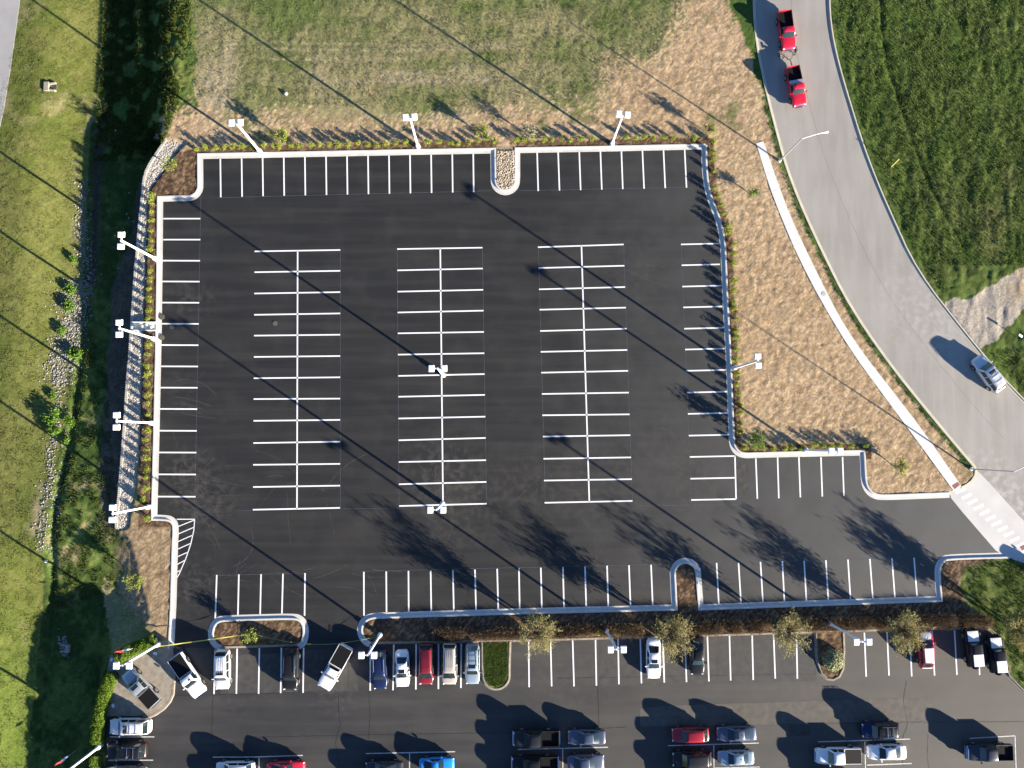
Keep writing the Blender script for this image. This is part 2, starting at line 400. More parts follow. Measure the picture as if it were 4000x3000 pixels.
    mul |= inside(a, b, [(2640, 2200), (2716, 2200), (2730, 2400), (2640, 2400)])
    mul &= ~((a > 1937) & (a < 2012) & (b > 560) & (b < 760))
    cm = lerp(C3((.085, .052, .030)), (.14, .09, .055), sstep(.35, .7, n3 * .5 + n4 * .5))
    cm = lerp(cm, (.22, .15, .09), sstep(.72, .85, n4) * .7)
    c = np.where(mul[..., None], cm, c); amp = np.where(mul, .055, amp)
    bg = inside(aj2, bj2, [(3760, 2215), (3830, 2195), (3950, 2185), (4200, 2180), (4400, 2900), (4150, 2780), (4010, 2700), (3950, 2640), (3910, 2520), (3850, 2440), (3790, 2370), (3755, 2290)])
    c = np.where(bg[..., None], lerp(C3((.055, .085, .016)), (.13, .155, .045), sstep(.4, .7, n3)), c)
    ig = inside(a, b, ISLE_G)
    c = np.where(ig[..., None], C3((.10, .12, .035)), c); amp = np.where(ig, .03, amp)
    rk = inside(a, b, [(1937, 572), (2012, 572), (2010, 745), (1939, 745)])
    c = np.where(rk[..., None], C3((.30, .235, .155)), c); amp = np.where(rk, .04, amp)
    lr = inside(a, b, LEFTROAD)
    lrz = lr
    amp = np.where(lrz, 0, amp)
    # fine variation and relief
    c = c * (.82 + .36 * n4)[..., None]
    rel = amp * (2.2 * (fbm(x * 1.5, y * 1.5, 41, 3) - .5) + 1.3 * (vnoise(x * 3.1, y * 3.1, 43) - .5))
    rel = rel - east * .16 * np.exp(-(trk / 8.) ** 2) + east * .13 * (fbm(x * 1.1, y * .3, 47, 3) - .5) * 2 + (dirt & d1) * .010 * (fbm(x * .9, y * .9, 49, 2) - .5) * 2
    rel = rel + (~(west | dirt | east | mul | gr)) * .05 * (fbm(x * 1.2, y * .45, 51, 3) - .5) * 2
    z = low + .09 * (low > -.05) + rel
    inp, near = cut(u, v)
    z = np.where(near, np.minimum(z, .115), z)
    z = np.where(inp, -.14, z)
    z = np.where(inside(u, v, WALK), np.minimum(z, .10), z)
    z = np.where((u > 500) & (u < 613) & (v > 1252) & (v < 1298), np.minimum(z, -.02), z)
    st = inside(u, v, WALL + STRIP_R[::-1])
    z = np.where(st, np.minimum(z, -.10), z)
    far = sstep(2500, 5000, np.abs(u - 2000)) 
    return z, np.clip(c, 0, 1), a, b

GRID = {}
def GZ(x, y):
    """height of the finished ground mesh, read from its grid"""
    xs, ys, Zg = GRID['xs'], GRID['ys'], GRID['z']
    x = np.clip(x, xs[0], xs[-1] - 1e-3); y = np.clip(y, ys[0], ys[-1] - 1e-3)
    i = np.clip(np.searchsorted(xs, x, side='right') - 1, 0, len(xs) - 2); j = np.clip(np.searchsorted(ys, y, side='right') - 1, 0, len(ys) - 2)
    fx = (x - xs[i]) / (xs[i + 1] - xs[i]); fy = (y - ys[j]) / (ys[j + 1] - ys[j])
    return (Zg[j, i] * (1 - fx) + Zg[j, i + 1] * fx) * (1 - fy) + (Zg[j + 1, i] * (1 - fx) + Zg[j + 1, i + 1] * fx) * fy
def ground_z(x, y):
    return float(GZ(np.array([float(x)]), np.array([float(y)]))[0])

def on_ground(px, py):
    """world point of the ground seen at this place of the photo"""
    z = 0.
    for _ in range(6):
        p = W(px, py, z); z = .5 * z + .5 * ground_z(p.x, p.y)
    p = W(px, py, z); p.z = ground_z(p.x, p.y)
    return p

def axis(lo, hi, st):
    a = list(np.arange(lo, hi + st / 2, st)); d = st
    lft = []; x = lo
    rgt = []; y = hi
    while x > -600:
        d *= 1.35; x -= d; lft.append(x)
    d = st
    while y < 600:
        d *= 1.35; y += d; rgt.append(y)
    return np.array(lft[::-1] + a + rgt)

def build_ground():
    xs = axis(-72, 76, .25); ys = axis(-50, 64, .25)
    X, Y = np.meshgrid(xs, ys)
    z, c, a, b = ground_full(X.ravel(), Y.ravel())
    nx, ny = len(xs), len(ys)
    GRID.update(xs=xs, ys=ys, z=z.reshape(ny, nx))
    V = np.stack([X.ravel(), Y.ravel(), z], 1)
    idx = np.arange(nx * ny).reshape(ny, nx)
    f = np.stack([idx[:-1, :-1].ravel(), idx[:-1, 1:].ravel(), idx[1:, 1:].ravel(), idx[1:, :-1].ravel()], 1)
    m = mat('ground', (.2, .2, .1), rough=.95, spec=.1, attr='Col', var=.34, scale=5., bump=.034, bscale=7.)
    me = mesh_np('ground', V, f, m, smooth=True)
    at = me.color_attributes.new('Col', 'FLOAT_COLOR', 'POINT')
    at.data.foreach_set('color', np.concatenate([c, np.ones((len(c), 1))], 1).astype(np.float32).ravel())
    tag(link('ground', me), kind='structure')
build_ground()

# ------------------------------------------------------------------ surfaces
def asphalt(name, c0, c1, dust, stretch, rough, spots, sheen_grad=None):
    m = bpy.data.materials.new(name); m.use_nodes = True
    nt = m.node_tree; N = nt.nodes; L = nt.links; p = N['Principled BSDF']
    p.inputs['Roughness'].default_value = rough; p.inputs['Specular IOR Level'].default_value = .4
    g = N.new('ShaderNodeNewGeometry')
    def noise(scale, vec=None, det=6):
        n = N.new('ShaderNodeTexNoise'); n.inputs['Scale'].default_value = scale; n.inputs['Detail'].default_value = det
        L.new(vec or g.outputs['Position'], n.inputs['Vector']); return n.outputs['Fac']
    def rng_(v, a, b, c=0., d=1.):
        r = N.new('ShaderNodeMapRange'); r.inputs[1].default_value = a; r.inputs[2].default_value = b; r.inputs[3].default_value = c; r.inputs[4].default_value = d
        L.new(v, r.inputs[0]); return r.outputs[0]
    def mth(op, a, b):
        r = N.new('ShaderNodeMath'); r.operation = op
        for i, q in enumerate((a, b)):
            if isinstance(q, (int, float)): r.inputs[i].default_value = q
            else: L.new(q, r.inputs[i])
        return r.outputs[0]
    def mixc(f, a, b):
        r = N.new('ShaderNodeMix'); r.data_type = 'RGBA'; L.new(f, r.inputs[0])
        for i, q in ((6, a), (7, b)):
            if isinstance(q, tuple): r.inputs[i].default_value = (*q, 1)
            else: L.new(q, r.inputs[i])
        return r.outputs[2]
    base = mixc(rng_(noise(.14), .35, .65), c0, c1)
    if sheen_grad:
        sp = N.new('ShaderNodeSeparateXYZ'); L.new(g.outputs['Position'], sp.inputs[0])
        base = mixc(mth('ADD', rng_(sp.outputs[0], sheen_grad[0], sheen_grad[1], 0, .85), rng_(noise(.3), .3, .7, -.12, .12)), base, sheen_grad[2])  # sheen toward the sun painted into the base colour, lighter eastward
    mp = N.new('ShaderNodeMapping'); mp.inputs['Scale'].default_value = stretch; L.new(g.outputs['Position'], mp.inputs['Vector'])
    st = rng_(noise(1., mp.outputs[0]), .42, .78, 0, .35)
    base = mixc(st, base, dust)
    for (x, y, r, am) in spots:
        q = W(x, y)
        d = N.new('ShaderNodeVectorMath'); d.operation = 'DISTANCE'; L.new(g.outputs['Position'], d.inputs[0]); d.inputs[1].default_value = (q.x, q.y, 0)
        if am < 0: msk = rng_(d.outputs['Value'], r, 0, 0, -am)
        else: msk = mth('MULTIPLY', rng_(d.outputs['Value'], r, r * .25), rng_(noise(1.1, None, 10), .46, .68, 0, am))
        base = mixc(msk, base, dust)
    fine = rng_(noise(14., None, 3), .2, .8, .86, 1.14)
    s = N.new('ShaderNodeVectorMath'); s.operation = 'SCALE'; L.new(base, s.inputs[0]); L.new(fine, s.inputs['Scale'])
    L.new(s.outputs['Vector'], p.inputs['Base Color'])
    b = N.new('ShaderNodeBump'); b.inputs['Distance'].default_value = .004; L.new(noise(30.), b.inputs['Height']); L.new(b.outputs['Normal'], p.inputs['Normal'])
    return m

A_NEW = asphalt('fresh_asphalt', (.0140, .0142, .0142), (.0195, .0190, .0175), (.064, .057, .047), (.05, .9, 1), .62,
                [(1720, 1850, 7, .7), (1790, 1960, 8, .6), (720, 1850, 4.5, .9), (790, 1950, 6, .9), (690, 1500, 4, .3), (2600, 1750, 9, .3), (2740, 1900, 6, .45), (2870, 1830, 3.5, .7), (2300, 1900, 8, .4), (1490, 1985, 1.3, -.26), (1460, 2006, 1.4, -.26), (1428, 2028, 1.6, -.25), (1395, 2052, 1.8, -.22), (1358, 2078, 2., -.2), (1318, 2106, 2.3, -.18), (1275, 2136, 2.7, -.15), (700, 1150, 3, .5), (2085, 1000, 3, -.12), (2480, 1060, 6, .4), (740, 2280, 5, .8), (2800, 920, 3, .8), (2050, 1900, 5, .5), (760, 1180, 4, .5)], sheen_grad=(5, 62, (.082, .083, .080)))
A_OLD = asphalt('worn_asphalt', (.022, .022, .023), (.034, .033, .032), (.11, .10, .088), (.06, .5, 1), .7,
                [(900, 2640, 6, .3), (1300, 2660, 5, .25), (1320, 2740, 2.5, .25), (2200, 2620, 8, .2), (3100, 2620, 8, .25)], sheen_grad=(-15, 60, (.078, .071, .060)))
A_NEW.name = 'fresh_asphalt'
CONC = mat('kerb_concrete', (.56, .54, .50), rough=.8, var=.12, scale=.9, bump=.003)
CONC_W = mat('white_concrete', (.53, .515, .485), rough=.75, var=.10, scale=.35, bump=.002)
CONC_OLD = mat('weathered_concrete', (.27, .235, .185), rough=.9, var=.3, scale=1.5, bump=.006)
ROADM = asphalt('road_concrete', (.275, .255, .225), (.315, .295, .262), (.44, .42, .39), (.9, .12, 1), .8, [(3600, 1180, 9, .35), (3700, 1270, 7, .3), (3950, 2040, 9, 1.), (3800, 1890, 6, .9)])
RKERB = mat('cream_kerb', (.50, .46, .36), rough=.85, var=.12, scale=.7)
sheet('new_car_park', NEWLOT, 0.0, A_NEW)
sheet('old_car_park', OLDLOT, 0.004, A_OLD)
sheet('road', ROAD, 0.006, ROADM)
sheet('driveway_apron', APRON, 0.012, CONC_W)
sheet('sidewalk', WALK, .135, mat('sidewalk_concrete', (.66, .645, .61), rough=.75, var=.06, scale=.35, bump=.002), thick=.2)
sheet('display_pad', PAD, .10, CONC_OLD, thick=.2)
sweep('kerb', K_TOP, KERB, CONC, side=-1)
sweep('kerb', K_RIGHT, KERB, CONC, side=-1)
sweep('median_kerb', K_MED, KERB, CONC, side=1)
sweep('old_kerb', K_OLD1, OLDKERB, CONC_OLD, side=-1)
sweep('old_kerb', K_OLD2, OLDKERB, CONC_OLD, side=-1)
sweep('island_kerb', ISLE_G, OLDKERB, CONC_OLD, side=-1)
sweep('island_kerb', ISLE_M, OLDKERB, CONC_OLD, side=-1)
sweep('road_kerb', ROAD_L + APRON_L[1:], ROADKERB, RKERB, side=1)
sweep('road_kerb', ROAD_R, ROADKERB, RKERB, side=-1)
sweep('pad_kerb', PAD[4:], [(0, -.1), (0, .07), (.1, .09), (.35, .09), (.45, .03), (.5, -.1)], CONC_OLD, side=1)

def west_road():
    mb = MB(); rows = []
    for k in range(0, 41):
        py = -500 + 1400 * k / 40
        xe = float(np.interp(py, [-500, 0, 241, 410, 520, 900], [150, 78, 45, 18, -5, -90]))
        p = on_ground(xe, py); p.z += .03
        q = p + Vector((-9, -.6, 0)); q.z = ground_z(q.x, q.y) + .05
        q.z = max(q.z, p.z)
        rows.append([(p.x, p.y, p.z - .3), tuple(p), (q.x, q.y, q.z), (q.x, q.y, q.z - .3)])
    mb.loft(rows); tag(mb.build('side_road', mat('grey_road', (.33, .32, .31), rough=.9, var=.08, scale=.6)), kind='structure')
west_road()

# repair patches in the old tarmac
for poly, c in (([(2500, 2768), (2610, 2757), (2964, 2744), (3000, 2744), (3340, 2732), (3640, 2725), (3640, 2812), (3290, 2822), (3000, 2830), (2500, 2836)], (.088, .078, .064)),
                ([(3083, 2834), (3165, 2833), (3168, 2872), (3088, 2876)], (.04, .038, .034)),
                ([(1180, 2540), (1400, 2535), (1400, 2700), (1180, 2705)], (.045, .043, .04)), ([(870, 2560), (1165, 2548), (1165, 2705), (862, 2710)], (.05, .048, .044)),
                ([(2340, 2500), (3180, 2475), (3190, 2660), (2344, 2680)], (.05, .047, .042))):
    sheet('tarmac_patch', poly, .008 + .001 * len(poly) % .003, mat('patch_%.3f' % c[0], c, rough=.8, var=.3, scale=1.2, bump=.004, bscale=30))

def seams():
    rd = random.Random(4); mb = MB()
    for pts, w_ in (([(590, 2820), (640, 2720), (900, 2712), (1280, 2700)], .07), ([(1325, 2700), (1322, 2760), (1330, 2830), (1310, 2900), (1330, 3010)], .06), ([(1442, 2700), (1446, 2800), (1440, 2880), (1448, 3000)], .04),
                    ([(830, 2550), (832, 2700), (828, 2850), (835, 3010)], .05), ([(1360, 2540), (1362, 2700)], .06), ([(2336, 2680), (2338, 2820), (2336, 3000)], .05), ([(1000, 2880), (1500, 2870), (2000, 2862), (2460, 2840)], .06),
                    ([(3540, 2660), (3530, 2740), (3545, 2830), (3520, 2900), (3530, 3000)], .05), ([(3050, 2828), (3500, 2822), (4050, 2818)], .05), ([(3625, 2870), (3622, 2950), (3630, 3010)], .04), ([(2180, 2650), (2700, 2640), (3200, 2632)], .05)):
        q = []
        for a, b in zip(pts[:-1], pts[1:]):
            n = max(2, int(math.hypot(b[0] - a[0], b[1] - a[1]) / 9))
            for k in range(n): q.append((a[0] + (b[0] - a[0]) * k / n + rd.gauss(0, .9), a[1] + (b[1] - a[1]) * k / n + rd.gauss(0, .9)))
        for a, b in zip(q[:-1], q[1:]):
            A_ = W(*a); B_ = W(*b); d = (B_ - A_).normalized(); n_ = Vector((-d.y, d.x, 0)) * w_ * .5 * rd.uniform(.4, 1.2)
            mb.add([(p.x, p.y, .0135) for p in (A_ - n_, B_ - n_, B_ + n_, A_ + n_)], [(0, 1, 2, 3)])
    tag(mb.build('tarmac_seams', mat('seam_tar', (.017, .017, .017), rough=.8)), kind='structure')
seams()

def tyre_marks():
    rd = random.Random(9); mb = MB()
    def strip(pts, w_, z):
        for a, b in zip(pts[:-1], pts[1:]):
            if rd.random() < .06: continue
            A_ = W(*a); B_ = W(*b); d = (B_ - A_).normalized(); n_ = Vector((-d.y, d.x, 0)) * w_ * .5
            mb.add([(p.x, p.y, z) for p in (A_ - n_, B_ - n_, B_ + n_, A_ + n_)], [(0, 1, 2, 3)])
    k_ = 0
    for cx, cy, sx, sy, n in ((770, 2000, 90, 70, 20), (2760, 1880, 160, 90, 34), (2560, 1700, 120, 130, 16), (1720, 1890, 60, 110, 16), (730, 1880, 55, 90, 24), (1150, 1900, 160, 70, 10), (2500, 1040, 60, 60, 6), (2720, 930, 90, 20, 8), (700, 1520, 40, 120, 12), (2200, 1900, 200, 50, 10), (1300, 2250, 300, 60, 8), (2420, 2260, 200, 50, 8), (900, 2250, 60, 40, 8)):
        for _ in range(n):
            x = rd.gauss(cx, sx * .5); y = rd.gauss(cy, sy * .5); a = rd.uniform(0, 6.28) if rd.random() < .4 else rd.gauss(.15, .35); cv = rd.gauss(0, .03); L_ = rd.uniform(60, 220)
            pts = []; q = (x, y)
            for _i in range(int(L_ / 6)): pts.append(q); q = (q[0] + 6 * math.cos(a), q[1] + 6 * math.sin(a)); a += cv
            if any(not (650 < p[0] < 2830 and 640 < p[1] < 2340) for p in pts): continue
            k_ += 1
            strip(pts, rd.uniform(.03, .085), .0022 + k_ * 7e-6)
    tag(mb.build('tyre_marks', mat('tyre_dust', (.052, .048, .041), rough=.9, var=.5, scale=2)), kind='structure')
tyre_marks()

# ------------------------------------------------------------------ painted lines
PAINT = mat('white_line_paint', (.80, .80, .80), rough=.5, var=.05, scale=3)
PAINT_OLD = mat('worn_line_paint', (.50, .50, .49), rough=.6, var=.3, scale=2.5)
CHALK = mat('chalk_line', (.07, .08, .10), rough=.9, var=.4, scale=2)
class Lines:
    def __init__(s): s.mb = MB()
    def ln(s, x0, y0, x1, y1, w=.16, z=.0):
        a = W(x0, y0); b = W(x1, y1); d = (b - a).normalized(); n = Vector((-d.y, d.x, 0)) * (w / 2)
        s.mb.add([(p.x, p.y, z) for p in (a - n, b - n, b + n, a + n)], [(0, 1, 2, 3)])
NL = Lines(); Z = .007
def t(ox, oy): return lambda x, y: (ox + x / 1.659, oy + y / 1.659)
T1, T2, T3, T4 = t(0, 0), t(1000, 0), t(2000, 0), t(3000, 0)
T5, T6, T7, T8 = t(0, 1000), t(1000, 1000), t(2000, 1000), t(3000, 1000)
T9, T10, T11, T12 = t(0, 2000), t(1000, 2000), t(2000, 2000), t(3000, 2000)
def seg(L_, T, x0, y0, x1, y1, w=.18, z=Z): L_.ln(*T(x0, y0), *T(x1, y1), w, z)
for x, y0, y1 in ((1430, 1030, 1278), (1568, 1027, 1275)): seg(NL, T1, x - 2, y0, x + 1, y1)
for i, x in enumerate((44, 181, 318, 455, 591, 727, 863, 999, 1136, 1273, 1409)): seg(NL, T2, x - 1, 1022 - 2.4 * i, x + 2, 1271 - 2.6 * i)
for x0, x1, i in zip((163, 299, 436, 573, 709, 845, 982, 1119), (170, 308, 445, 582, 718, 856, 993, 1131), range(8)): seg(NL, T3, x0, 990 - 2.7 * i, x1, 1238 - 3.1 * i)
for y in (1417, 1553): seg(NL, T1, 1058, y, 1298, y)
for i, y in enumerate((31, 166, 303, 440, 578, 716, 854, 992, 1133, 1274, 1416, 1560)): seg(NL, T5, 1054 - 2.9 * i, y - 1, 1296 - 2.6 * i, y)
S = 1.8084
def lf(x0, y0, x1, y1): NL.ln(x0 * S, y0 * S, x1 * S, y1 * S, .18, Z)
G1 = (543, 588, 634, 680, 725, 771, 817, 862, 909, 957, 1004, 1052, 1101); G1r = (540, 585, 631, 677, 723, 769, 815, 861, 907, 954, 1002, 1049, 1097)
G2 = (538, 584, 630, 675, 720, 766, 812, 857, 904, 951, 998, 1046, 1093); G2r = (535, 580, 626, 671, 717, 763, 808, 853, 900, 946, 994, 1041, 1088)
G3 = (534, 579, 625, 669, 715, 760, 805, 851, 897, 943, 991, 1038, 1086); G3r = (528, 574, 620, 664.5, 710, 756, 801, 848, 895, 940, 988, 1035, 1082)
for i in range(13):
    lf(550 - i * .3, G1[i], 735 - i * .05, G1r[i]); lf(858 + i * .35, G2[i], 1042 + i * .78, G2r[i]); lf(1162 + i * 1.2, G3[i], 1347 + i * 1.6, G3r[i])
lf(643, 541.5, 641.5, 1099); lf(951, 536.5, 957, 1090.5); lf(1256, 531, 1273, 1084)
RY = (528, 573, 619, 664, 710, 755, 801, 848, 894, 941, 987, 1034, 1080); RX = (1471, 1472.5, 1474, 1476, 1478, 1480, 1482, 1484, 1486, 1488, 1490, 1491.5, 1493)
RXE = (1554, 1555, 1558, 1560, 1563, 1565, 1568, 1570, 1573, 1577, 1588, 1588, 1590)
for i in range(13): lf(RX[i], RY[i], RXE[i], RY[i] - 2)
lf(1587.5, 984, 1590, 1078)
seg(NL, T7, 1580, 1312, 1590, 1573)
for x0, x1, y1 in ((62, 70, 1570), (200, 210, 1564), (343, 352, 1559), (483, 492, 1555)): seg(NL, T8, x0, 1303, x1, y1)
for x0, y0, x1, y1 in ((1405, 408, 1395, 695), (1548, 405, 1542, 668)): seg(NL, T9, x0, y0, x1, y1)
for q in ((33, 403, 27, 665), (175, 400, 168, 663), (318, 396, 315, 672), (699, 388, 700, 672), (844, 385, 846, 648), (988, 382, 990, 645), (1132, 380, 1136, 642), (1276, 377, 1282, 638), (1419, 373, 1426, 633), (1563, 368, 1570, 630)): seg(NL, T10, *q)
for q in ((45, 365, 50, 627), (187, 361, 193, 622), (330, 357, 337, 617), (473, 353, 481, 613), (616, 348, 624, 610), (758, 345, 768, 607), (901, 341, 912, 603), (1326, 330, 1340, 595), (1468, 327, 1484, 590), (1610, 323, 1626, 582)): seg(NL, T11, *q)
for q in ((93, 320, 106, 576), (234, 316, 249, 576), (375, 312, 391, 573), (518, 308, 535, 570), (660, 304, 680, 567), (803, 300, 823, 562), (946, 296, 967, 560)): seg(NL, T12, *q)
for q in ((1145, 47, 1264, 47), (1262, 47, 1256, 120), (1256, 120, 1236, 210), (1236, 210, 1205, 300), (1205, 300, 1162, 400), (1162, 400, 1147, 425), (1153, 95, 1260, 52), (1153, 143, 1257, 99), (1153, 192, 1249, 150), (1153, 240, 1236, 203), (1150, 290, 1218, 260), (1148, 340, 1196, 314), (1147, 388, 1170, 378)): seg(NL, T9, *q, w=.11)
tag(NL.mb.build('bay_lines', PAINT), kind='structure')
OL = Lines()
for q in ((1395, 892, 1387, 1180), (1537, 885, 1532, 1178)): seg(OL, T9, *q, z=.016)
for q in ((22, 882, 17, 1178), (165, 880, 160, 1173), (309, 880, 305, 1172), (742, 865, 740, 1158), (893, 860, 888, 1155), (1038, 856, 1036, 1150), (1183, 855, 1182, 1147), (1330, 852, 1328, 1140)): seg(OL, T10, *q, z=.016)
for q in ((108, 840, 111, 1135), (250, 837, 257, 1130), (393, 832, 402, 1130), (541, 828, 547, 1125), (687, 823, 693, 1116), (831, 820, 839, 1110), (977, 815, 987, 1105), (1120, 812, 1131, 1102), (1266, 808, 1276, 1098), (1409, 803, 1417, 1092), (1556, 798, 1563, 1088)): seg(OL, T11, *q, z=.016)
for q in ((36, 793, 47, 1080), (184, 793, 190, 1080), (624, 780, 636, 1067), (771, 778, 784, 1060), (918, 775, 931, 1065), (1063, 770, 1079, 1060), (1208, 765, 1224, 1055), (1360, 765, 1371, 1055)): seg(OL, T12, *q, z=.016)
tag(OL.mb.build('bay_lines', PAINT), kind='structure')
WL = Lines()
for q in ((712, 1457, 1000, 1457), (700, 1608, 993, 1608), (1380, 1588, 1659, 1587)): seg(WL, T9, *q, w=.13, z=.016)
for q in ((0, 1587, 303, 1577), (20, 1587, 20, 1900), (712, 1565, 1290, 1553), (995, 1558, 995, 1900)): seg(WL, T10, *q, w=.13, z=.016)
for q in ((38, 1538, 622, 1524), (328, 1530, 332, 1900), (1010, 1514, 1598, 1497), (1307, 1505, 1312, 1900), (1310, 1660, 1606, 1652)): seg(WL, T11, *q, w=.13, z=.016)
for q in ((325, 1489, 920, 1471), (627, 1480, 637, 1900), (640, 1640, 930, 1629), (1305, 1467, 1600, 1450), (1600, 1450, 1612, 1800)): seg(WL, T12, *q, w=.13, z=.016)
tag(WL.mb.build('worn_bay_lines', PAINT_OLD), kind='structure')
CL = Lines()
for q in ((858, 537, 862, 1093), (1042, 535, 1051, 1088), (1163, 534, 1178, 1086), (1347, 528, 1366, 1082), (735, 540, 735, 1098), (1471, 520, 1493, 1082), (434, 424, 420, 1140), (470, 427, 1060, 412), (1125, 412, 1500, 404), (515, 1103, 950, 1096), (1600, 1090, 1380, 1092), (465, 1243, 660, 1238), (780, 1234, 1465, 1218), (1545, 1214, 1980, 1205)): CL.ln(q[0] * S, q[1] * S, q[2] * S, q[3] * S, .045, .005)
tag(CL.mb.build('chalk_setting_lines', CHALK), kind='structure')
XL = Lines()
cw0, cw1 = (3752, 1917), (3986, 2128)
for i in range(13):
    f = i / 10
    cx = cw0[0] + (cw1[0] - cw0[0]) * f; cy = cw0[1] + (cw1[1] - cw0[1]) * f
    XL.ln(cx - 19, cy + 9, cx + 19, cy - 9, .38, .018)
tag(XL.mb.build('crosswalk_bars', mat('crosswalk_paint', (.9, .9, .9), rough=.4)), kind='structure')
sheet('warning_pad', [(3716, 1896), (3739, 1882), (3748, 1894), (3726, 1911)], .142, mat('brick_red_pad', (.28, .10, .09), rough=.9, var=.1, scale=9))
sheet('warning_pad', [(3983, 2135), (4003, 2125), (4012, 2140), (3993, 2151)], .022, MATS['brick_red_pad'])
sheet('tarmac_patch', [(2874, 1790), (2921, 1789), (2925, 1935), (2878, 1936)], .004, mat('dusty_patch', (.040, .038, .034), rough=.8, var=.5, scale=1.5))
RJ = Lines()
for k in range(60):
    f0, f1 = k / 60, (k + 1) / 60
    def at_(L_, f): i = f * (len(L_) - 1); j = min(int(i), len(L_) - 2); r = i - j; return (L_[j][0] * (1 - r) + L_[j + 1][0] * r, L_[j][1] * (1 - r) + L_[j + 1][1] * r)
    RR = [q for q in ROAD_R if q[1] < 1650]
    a0, b0, a1, b1 = at_(ROAD_L, f0), at_(RR, f0), at_(ROAD_L, f1), at_(RR, f1)
    RJ.ln(a0[0] * .5 + b0[0] * .5, a0[1] * .5 + b0[1] * .5, a1[0] * .5 + b1[0] * .5, a1[1] * .5 + b1[1] * .5, .035, .010)
tag(RJ.mb.build('road_joint', mat('road_joint', (.19, .175, .155), rough=.9)), kind='structure')
# joints of the sidewalk and kerbs
JL = Lines()
for i in range(2, len(WALK_L) - 2, 1):
    a = WALK_L[i]; rr_ = [(p0[0] + (p1[0] - p0[0]) * k / 12, p0[1] + (p1[1] - p0[1]) * k / 12) for p0, p1 in zip(WALK_R[:-1], WALK_R[1:]) for k in range(12)]
    b = min(rr_, key=lambda q: (q[0] - a[0]) ** 2 + (q[1] - a[1]) ** 2)
    JL.ln(a[0] + 1, a[1], b[0] - 1, b[1], .03, .139)
tag(JL.mb.build('sidewalk_joints', mat('joint', (.5, .48, .45), rough=.9)), kind='structure')
# ------------------------------------------------------------------ vehicles
GLASS = mat('dark_glass', (.012, .018, .02), rough=.06, spec=.8)
GLASS_T = mat('green_glass', (.012, .022, .021), rough=.08, spec=.8)
RUBBER = mat('tyre_rubber', (.018, .018, .018), rough=.85)
RIM = mat('wheel_rim', (.5, .5, .52), rough=.3, metal=.8)
TRIM = mat('black_trim', (.015, .015, .016), rough=.5)
CHROME = mat('chrome', (.7, .7, .72), rough=.15, metal=1.)
LAMP = mat('headlight', (.7, .72, .75), rough=.1, coat=1.)
TAIL = mat('taillight', (.45, .02, .02), rough=.2, coat=1.)
LINER = mat('bed_liner', (.006, .006, .007), rough=.9, spec=.2)
def paint(name, c, metal=.0, rough=.3): return mat('paint_' + name, c, rough=rough, metal=metal, coat=.8 if max(c) > .1 else .15, spec=.5 if max(c) > .1 else .3)
P = dict(white=paint('white', (.80, .80, .80)), pearl=paint('pearl', (.66, .67, .68), .15), silver=paint('silver', (.42, .44, .45), .45), lightblue=paint('lightblue', (.33, .41, .47), .4),
         black=paint('black', (.012, .012, .014)), navy=paint('navy', (.012, .022, .075), .2), darkgrey=paint('darkgrey', (.045, .05, .065), .4), slate=paint('slate', (.10, .12, .17), .45), charcoal=paint('charcoal', (.03, .03, .033), .3),
         red=paint('red', (.52, .012, .035)), darkred=paint('darkred', (.20, .012, .022), .15), crimson=paint('crimson', (.30, .010, .02), .1), beige=paint('beige', (.50, .45, .38), .3),
         blue=paint('blue', (.015, .24, .62), .1), film=mat('protective_film', (.78, .79, .82), rough=.35))

SPEC = {  # cowl, roof front, roof rear, tail glass foot (fractions of the length), belt height, roof height
    'sedan': (.27, .415, .66, .83, .93, 1.45), 'coupe': (.30, .45, .62, .86, .90, 1.36), 'suv': (.245, .35, .875, .955, 1.06, 1.76), 'wagon': (.26, .38, .86, .95, .96, 1.55),
    'van': (.17, .33, .90, .965, 1.05, 1.75), 'pickup': (.245, .335, .575, .60, 1.12, 1.86), 'shortcab': (.27, .36, .50, .525, 1.12, 1.84), 'jeep': (.33, .37, .93, .965, 1.12, 1.80), 'hatch': (.25, .385, .83, .95, .95, 1.50)}

